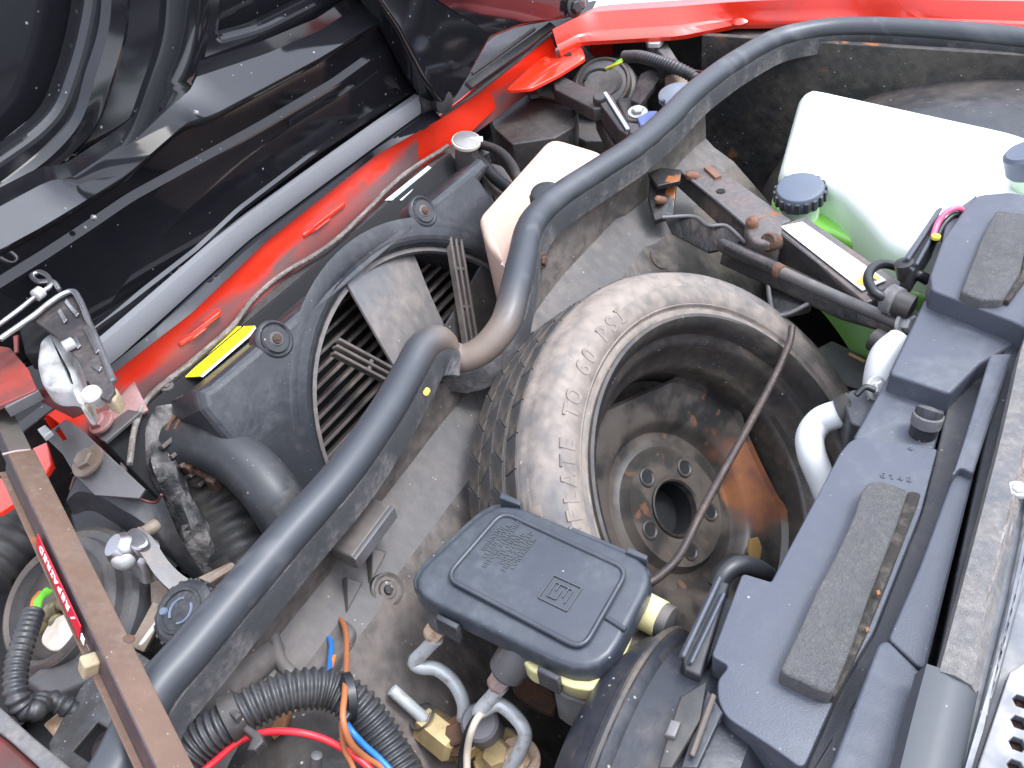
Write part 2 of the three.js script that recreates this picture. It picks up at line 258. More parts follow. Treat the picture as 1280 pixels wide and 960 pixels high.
// plate whose upper face has the given outline; depth goes below it, with rounded edges; holes are outlines in space
function slab(pts, depth, { r = 0, b = .002, face = UP_VIEW, taper = 0, crown = 0, crease = .7, holes = [] } = {}) {
  if (r) { const rr = (Array.isArray(r) ? r : [r]).filter(x => x > 0); if (rr.length) b = Math.min(b, .7 * Math.min(...rr)); }
  let n = newell(pts); if (n.dot(face) < 0) { pts = pts.slice().reverse(); n.negate(); }
  const o = pts.reduce((s, p) => s.add(p), V3()).divideScalar(pts.length);
  const M = basisFor(n), Mi = M.clone().setPosition(o).invert(); M.setPosition(o);
  let p2 = pts.map(p => { const q = p.clone().applyMatrix4(Mi); return new THREE.Vector2(q.x, q.y); });
  if (THREE.ShapeUtils.area(p2) < 0) p2.reverse();
  if (r) p2 = roundPoly(p2, r);
  if (holes.length) {
    const sh = new THREE.Shape(inset(p2, b));
    for (const hh of holes) { let q = hh.map(p => { const w = p.clone().applyMatrix4(Mi); return new THREE.Vector2(w.x, w.y); }); if (r) q = roundPoly(q, r); sh.holes.push(new THREE.Path(q)); }
    const g = new THREE.ExtrudeGeometry(sh, { depth: depth - 2 * b, bevelEnabled: true, bevelSize: b, bevelThickness: b, bevelSegments: 4, curveSegments: 8 });
    g.translate(0, 0, -depth + b); g.applyMatrix4(M); return g;
  }
  const rings = [], S = 4;
  for (let k = 0; k <= S; k++) { const a = (k / S) * Math.PI / 2; rings.push([b * (1 - Math.sin(a)) , -b * (1 - Math.cos(a))]); }
  rings[0] = [b, 0]; 
  rings.push([-taper, -depth]);
  const pos = [], idx = [], N = p2.length;
  for (const [d, z] of rings) for (const q of inset(p2, d)) pos.push(q.x, q.y, z);
  const top = inset(p2, b), tri = THREE.ShapeUtils.triangulateShape(top, []);
  for (const t of tri) idx.push(t[0], t[1], t[2]);
  for (let k = 0; k < rings.length - 1; k++) for (let i = 0; i < N; i++) { const a = k * N + i, c = k * N + (i + 1) % N, d = a + N, e = c + N; idx.push(a, d, c, c, d, e); }
  const L = (rings.length - 1) * N; for (const t of tri) idx.push(L + t[0], L + t[2], L + t[1]);
  let g = new THREE.BufferGeometry(); g.setAttribute('position', new THREE.Float32BufferAttribute(pos, 3)); g.setIndex(idx);
  g = toCreasedNormals(g, crease); g.applyMatrix4(M); return g;
}
const UP_VIEW = FWD.clone().negate();
function resample(p, n) { const L = [0]; for (let i = 1; i < p.length; i++) L.push(L[i - 1] + p[i].distanceTo(p[i - 1])); const T = L[L.length - 1], out = []; let j = 0; for (let i = 0; i < n; i++) { const t = T * i / (n - 1); while (j < p.length - 2 && L[j + 1] < t) j++; out.push(p[j].clone().lerp(p[j + 1], clamp((t - L[j]) / (L[j + 1] - L[j] || 1)))); } return out; }
const smoothPts = (p, n) => new THREE.CatmullRomCurve3(p, false, 'centripetal').getSpacedPoints(n - 1);
function grid(rows, crease = .6, closeU = false, col = null) {
  const n = rows[0].length, pos = [], idx = [], cs = [];
  if (col) rows.forEach((r, j) => r.forEach((p, i) => cs.push(...col(j, i, p))));
  for (const r of rows) for (const p of r) pos.push(p.x, p.y, p.z);
  for (let j = 0; j < rows.length - 1; j++) for (let i = 0; i < n - (closeU ? 0 : 1); i++) { const a = j * n + i, b = j * n + (i + 1) % n, c = a + n, d = b + n; idx.push(a, c, b, b, c, d); }
  const g = new THREE.BufferGeometry(); g.setAttribute('position', new THREE.Float32BufferAttribute(pos, 3)); g.setIndex(idx); if (col) g.setAttribute('color', new THREE.Float32BufferAttribute(cs, 3));
  return toCreasedNormals(g, crease);
}
// profile [[side, up], ...] swept along points
function sweep(pts, profile, { n = 60, up = V3(0, 1, 0), closed = true, crease = .7, caps = true, smooth = true } = {}) {
  const P = smooth ? smoothPts(pts, n) : resample(pts, n), rows = [];
  P.forEach((p, i) => {
    const t = P[Math.min(i + 1, n - 1)].clone().sub(P[Math.max(i - 1, 0)]).normalize(), s = t.clone().cross(up).normalize(), u = s.clone().cross(t);
    const pr = typeof profile === 'function' ? profile(i / (n - 1)) : profile;
    rows.push(pr.map(([a, b]) => p.clone().addScaledVector(s, a).addScaledVector(u, b)));
  });
  const g = grid(rows, crease, closed);
  if (!caps || !closed) return g;
  const out = [g];
  for (const row of [rows[0], rows[n - 1]]) { const c = row.reduce((s, p) => s.add(p), V3()).divideScalar(row.length), q = []; row.forEach((p, i) => { const w = row[(i + 1) % row.length]; q.push(c.x, c.y, c.z, p.x, p.y, p.z, w.x, w.y, w.z); }); const e = new THREE.BufferGeometry(); e.setAttribute('position', new THREE.Float32BufferAttribute(q, 3)); e.computeVertexNormals(); out.push(e); }
  return merge(out);
}
function tube(pts, r, { n = 48, rad = 14, rfn = null, caps = true, smooth = true } = {}) {
  const P = smooth && pts.length > 2 ? smoothPts(pts, n) : resample(pts, n), rows = []; let nn = null;
  P.forEach((p, i) => {
    const t = P[Math.min(i + 1, n - 1)].clone().sub(P[Math.max(i - 1, 0)]).normalize();
    if (!nn) nn = basisFor(t).elements.slice(0, 3), nn = V3(...nn); nn.addScaledVector(t, -nn.dot(t)).normalize(); const b = t.clone().cross(nn), R = rfn ? rfn(i / (n - 1)) * r : r, row = [];
    for (let k = 0; k < rad; k++) { const a = k / rad * Math.PI * 2; row.push(p.clone().addScaledVector(nn, R * Math.cos(a)).addScaledVector(b, R * Math.sin(a))); } rows.push(row);
  });
  if (caps) { const f = (i, j) => { const d = P[i].clone().sub(P[j]).normalize(), c = P[i]; return [.35, .75, 1].map((s, k) => rows[i].map(q => q.clone().lerp(c, s).addScaledVector(d, [.25, .4, .45][k] * r * .5))); }; const a = f(0, 1).reverse(), z = f(n - 1, n - 2); rows.unshift(...a); rows.push(...z); }
  return grid(rows, 1.0, true);
}
const arcLen = (p) => p.reduce((s, q, i) => i ? s + q.distanceTo(p[i - 1]) : 0, 0);
function corrug(pts, r, pitch = .0055, depth = .12) { const L = arcLen(smoothPts(pts, 60)), k = Math.round(L / pitch); return tube(pts, r, { n: k * 6, rad: 18, rfn: u => { const c = Math.cos(u * k * Math.PI * 2); return 1 - depth * (.5 - .5 * Math.sign(c) * Math.pow(Math.abs(c), .45)); } }); }
function lathe(prof, pos, axis, { seg = 40, hint, crease = .6 } = {}) {
  let g = new THREE.LatheGeometry(prof.map(([r, h]) => new THREE.Vector2(Math.max(r, 1e-4), h)), seg); g.rotateX(Math.PI / 2); g.deleteAttribute('normal'); g.deleteAttribute('uv'); g = toCreasedNormals(mergeVertices(g, 1e-6), crease);
  return place(g, pos, axis, hint);
}
function box(sx, sy, sz, pos, { x, y, r = .002 } = {}) { // x, y: directions of its own axes
  const g = new RoundedBoxGeometry(sx, sy, sz, 3, Math.min(r, sx * .49, sy * .49, sz * .49)); const X = (x || V3(1, 0, 0)).clone().normalize(), Y = (y || V3(0, 1, 0)).clone(); Y.addScaledVector(X, -Y.dot(X)).normalize();
  g.applyMatrix4(new THREE.Matrix4().makeBasis(X, Y, X.clone().cross(Y)).setPosition(pos)); return g;
}
function bar(a, b, w, t, { y, r = .0015 } = {}) { return box(a.distanceTo(b), t, w, a.clone().lerp(b, .5), { x: b.clone().sub(a), y: y || UP_VIEW, r }); }
function boltGeo(pos, axis, r = .008) {
  return merge(lathe([[0, .0015], [r * 1.5, .0015], [r * 1.6, .0008], [r * 1.6, -.002]], pos, axis), lathe([[0, r * .8], [r * .8, r * .8], [r, r * .62], [r, 0]], pos, axis, { seg: 6, crease: .3 }));
}
const used = {};
const numbered = (n) => { const k = used[n] = (used[n] ?? -1) + 1; return k ? n + '_' + String(k).padStart(3, '0') : n; };
const all = [];
function thing(name, label, category, group) { const g = new THREE.Group(); g.name = numbered(name); g.userData = { label, category }; if (group) g.userData.group = group; scene.add(g); all.push(g); return g; }
function part(name, geo, m, parent, label) {
  const g = new THREE.Mesh(geo.userData.keep ? geo : uvBox(geo), m); g.name = name; g.castShadow = g.receiveShadow = true; if (label) g.userData.label = label; parent.add(g); return g;
}
function solo(name, geo, m, label, category, group) { const g = part(numbered(name), geo, m, scene); g.userData = { label, category }; if (group) g.userData.group = group; return g; }
function struct(name, geo, m) { const g = part(name, geo, m, scene); g.userData.kind = 'structure'; return g; }
// ------------------------------------------------------------------ the setting: ground, luggage well, front bay
{
  const g = new THREE.PlaneGeometry(80, 80); g.rotateX(-Math.PI / 2); g.translate(0, -.78, 0); struct('ground', g, mt.concrete);
}
// rim of the well: centre line of the seal in the photograph, all at rim height but for one dip
const rimPx = [[120, 1010], [150, 960], [195, 870], [240, 817], [296, 750], [360, 675], [430, 595], [487, 513], [513, 467], [530, 437, .003], [543, 429, .0], [552, 434, -.014], [560, 446, -.036], [580, 452, -.043], [606, 440, -.036], [631, 410, -.02], [644, 367, -.006], [653, 327], [665, 283], [693, 253], [747, 217], [793, 187], [833, 153], [862, 123], [890, 100], [925, 76], [975, 50], [1030, 39], [1080, 37], [1147, 40], [1213, 45], [1280, 52], [1360, 62]];
const rim = hs(rimPx, 0);
const rimS = smoothPts(rim, 140);
{
  const rows = [[], [], [], [], []], hor = rimS.map((p, i) => { const t = rimS[Math.min(i + 1, 139)].clone().sub(rimS[Math.max(0, i - 1)]); t.y = 0; return t.normalize().cross(V3(0, 1, 0)); });
  const sm = hor.map((_, i) => { const s = V3(); for (let k = -6; k <= 6; k++) s.add(hor[clamp(i + k, 0, 139)]); return s.normalize(); });
  const last = rimS.findIndex(p => p.z < -1.215);
  const cross = [[-.004, -.008], [-.006, -.045], [-.004, -.092], [.010, -.104], [.046, -.122]];
  rimS.slice(0, last).forEach((p, i) => cross.forEach(([o, y], k) => { const q = p.clone().addScaledVector(sm[i], o * (k > 2 ? 1 : 1)); q.y = (k === 0 ? p.y : 0) + y; if (k > 0) { const base = -.447; if (p.z > -.95) q.x += (base - p.x) * Math.min(1, k * .4) * (p.z < -.3 ? 1 : .6); } rows[k].push(q); }));
  struct('luggage_well_wall', grid(rows.slice(0, 3), .5), mt.tub); struct('luggage_well_ledge', grid(rows.slice(2), .5), mt.ledge);
  const edge = rows[4].map(p => p.clone()), foot = edge.map(p => V3(Math.max(p.x + .33, -.12), -.46, p.z));
  const mid = [.02, .35, .7].map(t => edge.map((p, i) => p.clone().lerp(foot[i], t)));
  struct('luggage_well_slope', grid([edge, ...mid, foot], .4), mt.tub);
  const floor = new THREE.PlaneGeometry(1.0, 1.9, 2, 2); floor.rotateX(-Math.PI / 2); floor.translate(.2, -.455, -.75); struct('luggage_well_floor', floor, mt.tubDark);
  struct("firewall", box(.012, .5, 1.75, V3(.05, -.27, -.72)), mt.hvacDark);
  struct('far_well_wall', box(1.1, .52, .012, V3(.05, -.27, -1.43)), mt.tubDark);
  let wh = new THREE.SphereGeometry(1, 90, 60); const wq = wh.attributes.position; for (let i = 0; i < wq.count; i++) { const f = (x, k) => Math.sign(x) * Math.pow(Math.abs(x), k); wq.setXYZ(i, f(wq.getX(i), .8), f(wq.getY(i), .7), f(wq.getZ(i), .8)); } wh.scale(.45, .385, .30); wh.translate(.07, -.43, -1.40); wh.deleteAttribute('normal'); wh.deleteAttribute('uv'); wh = toCreasedNormals(mergeVertices(wh, 1e-5), 1.2); struct('far_wheel_housing', wh, mt.wheelHouse);
  struct('near_well_wall', box(1.0, .5, .02, V3(.1, -.27, .06)), mt.tub);
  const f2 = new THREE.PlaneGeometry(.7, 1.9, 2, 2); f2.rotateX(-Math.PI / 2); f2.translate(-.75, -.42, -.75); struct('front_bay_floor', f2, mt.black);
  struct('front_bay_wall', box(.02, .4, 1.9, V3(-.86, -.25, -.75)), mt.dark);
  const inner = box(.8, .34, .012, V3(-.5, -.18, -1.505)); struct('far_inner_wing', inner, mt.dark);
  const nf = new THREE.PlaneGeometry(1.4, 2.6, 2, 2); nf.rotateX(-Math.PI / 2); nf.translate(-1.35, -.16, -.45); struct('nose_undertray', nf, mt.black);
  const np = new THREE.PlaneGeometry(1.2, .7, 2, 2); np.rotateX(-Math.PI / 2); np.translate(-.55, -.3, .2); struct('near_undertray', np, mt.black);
}
// ------------------------------------------------------------------ rubber seal round the well
{
  const t = thing('weatherstrip', 'long black rubber seal bulb winding along the rim of the luggage well', 'seal');
  const bulb = []; for (let k = 0; k < 20; k++) { const a = k / 20 * Math.PI * 2; bulb.push([.0168 * Math.cos(a), .0155 * Math.sin(a) + .004]); }
  const bg = uvBox(sweep(rim, bulb, { n: 300, crease: 1.2 })), bp = bg.attributes.position, bc = new Float32Array(bp.count * 3), dip = at(590, 450, -.042), w = V3();
  for (let i = 0; i < bp.count; i++) { // dust and wear: tan where the seal dips, paler scuffs elsewhere
    w.fromBufferAttribute(bp, i); const n = fbm(w.z * .9 + 7, w.x * .9 + w.y + 7, 16, 4, 12), n2 = fbm(w.z * .6 + 3, w.x + w.y + 3, 64, 3, 77);
    const m = sstep(.10, .03, w.distanceTo(dip) + (n - .5) * .07) * (.55 + .6 * n2), s = sstep(.56, .8, n) * .5 + sstep(.68, .8, n2) * .4;
    { const base = [.045, .049, .057], sc = [.12, .122, .128], tan = [.2, .155, .125]; for (let k = 0; k < 3; k++) { let v = base[k] + (sc[k] - base[k]) * s; v += (tan[k] - v) * clamp(m); bc[3 * i + k] = v; } }
  }
  bg.setAttribute('color', new THREE.BufferAttribute(bc, 3)); bg.userData.keep = true; part('bulb', bg, mt.bulb, t);
  for (const [x, y] of [[526, 489], [528, 486]]) part('paint_fleck', lathe([[0, .001], [.0022, .0008], [.003, 0]], at(x, y, .010).add(V3(.006, 0, 0)), V3(.7, .7, 0), { seg: 10 }), mt.wireYellow, t);
  part('grip_lip', sweep(rim, [[.004, -.006], [.0175, -.002], [.0185, -.008], [.0175, -.030], [.012, -.032], [.006, -.03]], { n: 220, crease: .5 }), mt.lip, t);
}
{ // embossed stiffeners, plug and small bracket on the front wall
  const n = V3(.72, .69, 0).normalize();
  const slopeP = V3(-.405, -.122, -.4);
  const pl = (x, y) => atP(x, y, slopeP, n);
  const plug = thing('drain_plug', 'round rubber plug in the sloping well wall left of the fluid reservoir', 'plug');
  part('disc', lathe([[0, .004], [.008, .004], [.0095, .0025], [.0125, .0025], [.0145, .004], [.0165, .003], [.017, -.003]], pl(483, 738), n), mt.tub, plug);
  part('centre', lathe([[0, .0075], [.004, .007], [.005, .003]], pl(483, 738), n, { seg: 20 }), mt.tubDark, plug);
  [[[462, 728], [482, 690], [462, 684]], [[432, 765], [452, 728], [431, 722]]].forEach((p, i) => solo('gusset', slab(p.map(q => pl(...q).addScaledVector(n, .0045)), .012, { b: .002 }), mt.ledge, i ? 'lower of two triangular gussets pressed into the well ledge' : 'upper of two triangular gussets pressed into the well ledge', 'gusset', 'gussets on the well ledge'));
  const b = thing('stop_block', 'small grey box bracket fixed to the well wall just under the seal', 'bracket');
  part('body', slab(hs([[412, 684], [462, 619], [489, 631], [440, 697]], -.055), .016, { b: .003 }), mt.grey, b);
  part('lip', slab(hs([[440, 697], [489, 631], [493, 634], [444, 700]], -.052), .014, { b: .001 }), mt.bracket, b);
  const far = thing('wall_screw', 'small rusty screw in the well wall below the seal dip', 'screw'); part('head', boltGeo(atX(678, 326, -.435), V3(1, .2, 0), .006), mt.rust, far);
  const f2 = thing('wall_plug', 'rust ringed round plug in the well wall above the tyre', 'plug'); part('washer', lathe([[0, .003], [.006, .003], [.012, .001], [.0165, .004], [.017, -.004]], pl(822, 324), n), mt.rust, f2);
}
// ------------------------------------------------------------------ red body: front panel, far wing
{
  const t = thing('front_panel', 'red painted cross panel along the nose between bonnet and radiator', 'body panel');
  const up = [[60, 525], [100, 497], [150, 460], [233, 397], [333, 307], [400, 253], [467, 200], [547, 153], [580, 128], [633, 80], [680, 45]];
  const lo = [[110, 565], [140, 535], [186, 492], [238, 455], [302, 397], [398, 310], [470, 253], [525, 203], [556, 172], [600, 140], [655, 100], [700, 72]];
  const N = 60, A = resample(hs(up, .012), N), B = resample(hs(lo, -.035), N), back = A.map(p => p.clone().add(V3(-.01, -.06, 0)));
  const mix = (k, dy) => A.map((p, i) => { const q = p.clone().lerp(B[i], k); q.y = p.y + dy; return q; });
  const ks = [-.2, -.1, .06, .2, .34, .5, .58, .62, .72, .84, 1, 1.2], prof = [back, A.map(p => p.clone().add(V3(-.006, 0, 0))), mix(.06, .006), mix(.2, .006), mix(.34, .0), mix(.5, -.007), mix(.58, -.011), mix(.62, -.018), mix(.72, -.025), mix(.84, -.031), B, B.map(p => p.clone().add(V3(-.003, -.03, 0)))];
  const fine = prof.map(r => resample(r, 240));
  part('pressing', grid(fine, .5, false, (j, i, p) => { const n = fbm(i / 240, ks[j] * .2 + .3, 16, 4, 5), e = i / 240, edge = .50 + .12 * Math.sin(e * 26) * (e < .7 ? 1 : 0) + .35 * sstep(.74, .9, e), m = sstep(edge, edge + .26, ks[j] + (n - .5) * .35) * (.62 + .5 * n), d = sstep(.6, .75, n) * sstep(.05, .3, ks[j]) * .25; const r = [.88, .032, .008], q = [.19, .105, .1]; return r.map((x, k) => x + (q[k] - x) * clamp(m + d)); }), mt.redWorn, t);
  for (const [x, y] of [[243, 402], [398, 266]]) {
    const q = (dx, dy, h = -.004) => at(x + dx, y + dy, h);
    const h = part('latch_tab', slab([q(-36, 16), q(22, -28), q(34, -14), q(-20, 28)], .006, { r: .006, b: .002, holes: [[q(-14, 10), q(8, -6), q(15, 2), q(-6, 18)]] }), mt.red, t);
    part('slot_floor', slab([q(-16, 10, -.012), q(10, -8, -.012), q(18, 2, -.012), q(-8, 20, -.012)], .002, { b: .0005 }), mt.tanMetal, h);
    part('stud', lathe([[0, .006], [.005, .005], [.007, .003], [.008, 0]], q(1, -8, -.008), V3(.2, 1, 0), { seg: 20 }), mt.red, h);
  }
  const f = thing('far_wing', 'red front wing edge running along the top of the picture', 'wing');
  const w0 = [[700, 66], [728, 52], [765, 50], [850, 45], [920, 31], [1000, 30], [1100, 29], [1160, 34], [1290, 40], [1400, 46]], w1 = [[690, 42], [733, 20], [765, 17], [850, 12], [950, 6], [1040, 3], [1150, 5], [1290, 7], [1400, 8]];
  const a = resample(hs(w0, -.004), 50), c = resample(hs(w1, .026), 50);
  const m2 = (k, dy) => a.map((p, i) => { const q = p.clone().lerp(c[i], k); q.y = p.y + (c[i].y - p.y) * k + dy; return q; });
  part('gutter', grid([a.map(p => p.clone().add(V3(0, -.008, -.004))), a, m2(.2, .003), m2(.4, .0), m2(.6, .006)], .5), mt.red, f);
  part('outer_skin', grid([m2(.6, .006), m2(.85, .012), c, c.map(p => p.clone().add(V3(0, .001, -.05))), c.map(p => p.clone().add(V3(0, -.03, -.13))), c.map(p => p.clone().add(V3(0, -.4, -.2)))], .9), mt.red, f);
  for (const [x, y] of [[925, 22], [1146, 20]]) part('fixing', lathe([[0, .0005], [.003, .001], [.0045, .0025], [.008, .002], [.016, -.003]], at(x, y, .006), V3(0, 1, .3), { seg: 24 }), mt.red, f);
  const c2 = thing('corner_bracket', 'red corner plate where the nose panel meets the far wing', 'bracket');
  part('plate', slab(hs([[632, 112], [668, 78], [700, 56], [728, 60], [732, 72], [700, 92], [664, 110]], -.014), .006, { r: .008 }), mt.red, c2);
  part('bolt', boltGeo(at(682, 76, -.013), V3(.2, 1, .2), .0055), mt.red, c2);
  part('hole', lathe([[0, .001], [.006, .001], [.007, -.002]], at(710, 68, -.0125), V3(0, 1, .2), { seg: 20 }), mt.black, c2);
  const n = thing('inner_lip', 'dark metal lip hanging under the far wing fixing', 'lip'); part('sheet', slab(hs([[905, 37], [925, 33], [1000, 34], [1010, 40], [945, 50], [912, 44]], -.02), .006, { r: .004 }), mt.grey, n);
  const rr = thing('bonnet_seal_rail', 'dark ribbed rail on the nose panel beside the open bonnet', 'rail');
  part('rail', bar(at(585, 108, .025), at(690, 32, .025), .014, .008), mt.dark, rr); part('groove', bar(at(590, 92, .03), at(668, 36, .03), .006, .006), mt.grey, rr);
}
// ------------------------------------------------------------------ bonnet, opened forward: its black underside
{
  const t = thing('bonnet', 'raised bonnet showing its glossy black underside with pressed ribs', 'bonnet');
  const N = 64, L = (a, o) => resample(a.map(p => o.y !== undefined ? at(p[0], p[1], o.y) : atX(p[0], p[1], p.length > 2 ? p[2] : o.x)), N);
  const e0 = L([[90, 500], [140, 468], [240, 391], [335, 300], [400, 249], [470, 194], [552, 148]], { y: .024 });
  const e1 = L([[100, 472], [140, 443], [187, 403], [300, 306], [400, 230], [467, 180], [536, 130]], { y: .038 });
  const e2 = L([[95, 458], [133, 430], [200, 369], [300, 277], [400, 207], [467, 160], [528, 118]], { y: .058 });
  const e3 = L([[60, 455], [130, 402], [157, 383], [247, 313], [300, 263], [400, 187], [467, 143], [520, 109], [555, 86]], { x: -.756 });
  const e4 = L([[-20, 480], [127, 394], [183, 317], [233, 263], [300, 205], [367, 153], [450, 107], [500, 70], [570, 32]], { x: -.755 });
  const e5 = L([[-60, 400], [60, 325], [113, 290], [167, 253], [250, 207], [330, 162], [420, 108], [500, 50], [600, -20]], { x: -.752 });
  const e6 = L([[-80, 350], [0, 312], [50, 285], [95, 258], [160, 217], [233, 153], [267, 143], [400, 72], [520, 0], [600, -50]], { x: -.735 });
  const e7 = L([[-80, 300, -.7595], [0, 258, -.7595], [60, 226, -.7595], [90, 222, -.762], [160, 175, -.766], [243, 97, -.765], [333, 67, -.758], [400, 38, -.7555], [470, -8, -.757], [560, -60, -.757]], { x: -.768 });
  const dx = (r, x, y = 0) => r.map(p => p.clone().add(V3(x, y, 0)));
  const w = (e, k, o) => e.map((p, i) => p.clone().lerp(o[i], k));
  part('front_flange', grid([dx(e0, -.03, -.01), e0, w(e0, .5, e1), dx(e1, -.012), dx(e2, -.014), dx(e3, 0, -.004), e3, dx(e3, -.004, .003), e4], .45), mt.hood, t);
  part('inner_panel', grid([e4, dx(e5, -.003, -.016), dx(e5, .0006, -.004), dx(e5, .0012, .002), dx(e5, -.003, .010), dx(e6, -.014, -.012), dx(e6, -.0015, -.002), e6, w(e6, .5, e7), e7, dx(e7, -.001, .014)], .45), mt.hood, t);
  const strip = sweep(e1.map((p, i) => p.clone().lerp(e2[i], .5)), [[-.006, -.0135], [.003, -.0125], [.006, 0], [.003, .0125], [-.006, .0135]], { n: 60, crease: .9 });
  part('edge_seal', strip, mt.hoodStrip, t, 'pale grey flat seal strip along the front edge');
  part('seal_end', tube([at(522, 130, .046), at(540, 124, .046), at(556, 128, .046)], .0165, { n: 16, rad: 16 }), mt.dark, t);
  // pressed frame above the rib ledge, two openings in it, skin behind
  const hx = -.768, q = (a) => a.map(p => atX(p[0], p[1], hx));
  part('pressed_frame', slab(q([[-300, 400], [0, 245], [70, 212], [160, 165], [243, 92], [333, 60], [480, -20], [620, -110], [620, -420], [-300, -300]]), .03, {
    b: .009, face: V3(1, 0, 0), r: .02, holes: [q([[-260, 330], [-8, 216], [55, 172], [84, 140], [108, 70], [122, 4], [128, -260], [-260, -240]]), q([[266, 58], [330, 40], [400, 4], [560, -90], [560, -300], [290, -260], [280, -40]])] }), mt.hood, t);
  const vr = [[-.772, [[122, -60], [118, 30], [100, 90], [84, 142], [55, 176], [0, 222], [-60, 262]]], [-.766, [[128, -60], [124, 30], [106, 92], [90, 146], [60, 182], [4, 228], [-55, 268]]], [-.762, [[140, -60], [137, 30], [120, 94], [102, 150], [70, 190], [12, 234], [-48, 272]]], [-.763, [[160, -60], [157, 34], [140, 98], [120, 156], [92, 190], [70, 208], [40, 226]]], [-.776, [[168, -60], [165, 36], [148, 102], [127, 160], [100, 196], [90, 208], [80, 216]]], [-.777, [[200, -60], [196, 36], [176, 104], [150, 164], [116, 206], [96, 222], [84, 228]]], [-.763, [[210, -60], [205, 40], [184, 110], [160, 170], [126, 212], [104, 232], [90, 238]]], [-.760, [[220, -60], [214, 46], [196, 114], [172, 172], [138, 212], [114, 234], [100, 244]]], [-.761, [[252, -60], [246, 52], [238, 112], [222, 148], [180, 190], [140, 226], [122, 240]]], [-.770, [[268, -60], [262, 56], [246, 110], [230, 146], [188, 184], [156, 214], [142, 226]]]];
  part('lip_facet', grid([[[92, 120], [82, 142], [55, 176], [0, 222], [-60, 262]].map(p => atX(p[0], p[1], -.772)), [[80, 118], [56, 136], [30, 154], [-10, 186], [-70, 232]].map(p => atX(p[0], p[1], -.795))].map(r => smoothPts(r, 24)), .5), mt.hood, t);
  part('vertical_rib', grid(vr.map(([x, a]) => smoothPts(a.map(p => atX(p[0], p[1], x)), 40)), .5), mt.hood, t);
  part('gutter_panel', slab(hs([[528, 160], [560, 118], [600, 60], [650, 20], [745, 0], [735, 22], [690, 42], [600, 112]], .014), .004, { b: .001 }), mt.dark, t);
  part('outer_skin', slab([[-400, 500], [60, 440], [400, 120], [800, -200], [700, -500], [-400, -400]].map(p => atX(p[0], p[1], -.815)), .004, { b: .001, face: V3(1, 0, 0) }), mt.hood, t);
  part('side_flange', slab([[553, 130], [570, 125], [594, 84], [614, 48], [650, 34], [715, 22], [733, 12], [738, -80], [420, -80], [500, 40], [530, 100]].map(p => atX(p[0], p[1], -.715)), .03, { b: .006, r: .01, face: V3(1, 0, 0) }), mt.hood, t);
  part('hinge_bolt', boltGeo(atX(718, 9, -.708), V3(1, .2, .3), .011), mt.dark, t);
  for (const [x, y] of [[117, 272], [245, 141]]) part('panel_clip', lathe([[0, .003], [.002, .0025], [.003, 0]], atX(x, y, -.728), V3(1, .2, 0), { seg: 16 }), mt.chrome, t);
}
// ------------------------------------------------------------------ radiator, its carrier, shroud and fan
const fanN = V3(Math.sin(1.0), Math.cos(1.0), 0), fanC = V3(-.401 * 1.25, .52 - .565 * 1.25, -.496 * 1.25), fanR = .2125;
const fp = (x, y, d = 0) => atP(x, y, fanC.clone().addScaledVector(fanN, d), fanN);
{
  const s = thing('radiator', 'slatted radiator core behind the fan opening', 'radiator');
  const u = V3(0, 1, 0).addScaledVector(fanN, -fanN.y).normalize();
  part('core', box(.012, .5, .66, fanC.clone().addScaledVector(fanN, -.105), { x: fanN, y: u }), mt.black, s);
  const fg = uvBox(new RoundedBoxGeometry(.016, .0045, .6, 1, .001)); fg.applyMatrix4(new THREE.Matrix4().makeBasis(fanN.clone().multiplyScalar(1), u, V3(0, 0, 1))); fg.userData.keep = true;
  for (let k = 0; k < 32; k++) { const m = part('fin', fg, mt.fin, s); m.position.copy(fanC.clone().addScaledVector(fanN, -.082).addScaledVector(u, -.215 + k * .0137)); }
  const c = thing('radiator_carrier', 'long dusty black top carrier strip between nose panel and fan shroud', 'carrier');
  const up = [[172, 505], [205, 473], [240, 446], [300, 396], [345, 358], [400, 318], [470, 262], [530, 207], [578, 172]], lo = [[250, 505], [262, 478], [330, 422], [430, 335], [520, 262], [566, 222], [612, 190]];
  const A = resample(hs(up, -.035), 40), B = resample(hs(lo, -.055), 40), mx = (k, dy) => A.map((p, i) => { const q = p.clone().lerp(B[i], k); q.y += dy; return q; });
  part('top_sheet', grid([mx(0, -.02), mx(0, 0), mx(.35, .003), mx(.4, .006), mx(.72, .007), mx(.76, .003), mx(1, 0), mx(1, -.04)], .5), mt.dark, c);
  part('rubber_edge', tube(hs([[162, 580], [170, 530], [186, 497], [240, 452], [290, 408], [318, 372], [350, 345], [412, 306], [450, 272], [500, 222], [560, 182]], -.026), .0032, { n: 90, rad: 8 }), mt.sealEdge, c);
  const on = (a, y) => a.map(p => at(p[0], p[1], y));
  const lab = part('yellow_label', slab(on([[231, 471], [296, 408], [319, 407], [308, 420], [250, 470]], -.0305), .0012, { b: .0003 }), mt.yellow, c, 'bright yellow sticker with a white edge');
  part('white_edge', slab(on([[250, 470], [310, 418], [318, 408], [320, 409], [312, 420], [253, 471]], -.0300), .001, { b: .0002 }), mt.white, lab);
  part('printed_label', slab(on([[481, 250], [535, 207], [542, 211], [502, 250]], -.034), .0012, { b: .0003 }), mt.paper, c, 'worn pale blue and white sticker');
  const pr = part('label_print', slab(on([[489, 247], [520, 222], [526, 224], [500, 247]], -.0333), .0006, { b: .0001 }), mt.skyBlue, c);
  for (const [x, y] of [[208, 483], [575, 176]]) part('screw', boltGeo(at(x, y, -.03), V3(.1, 1, 0), .005), mt.grey, c);
}
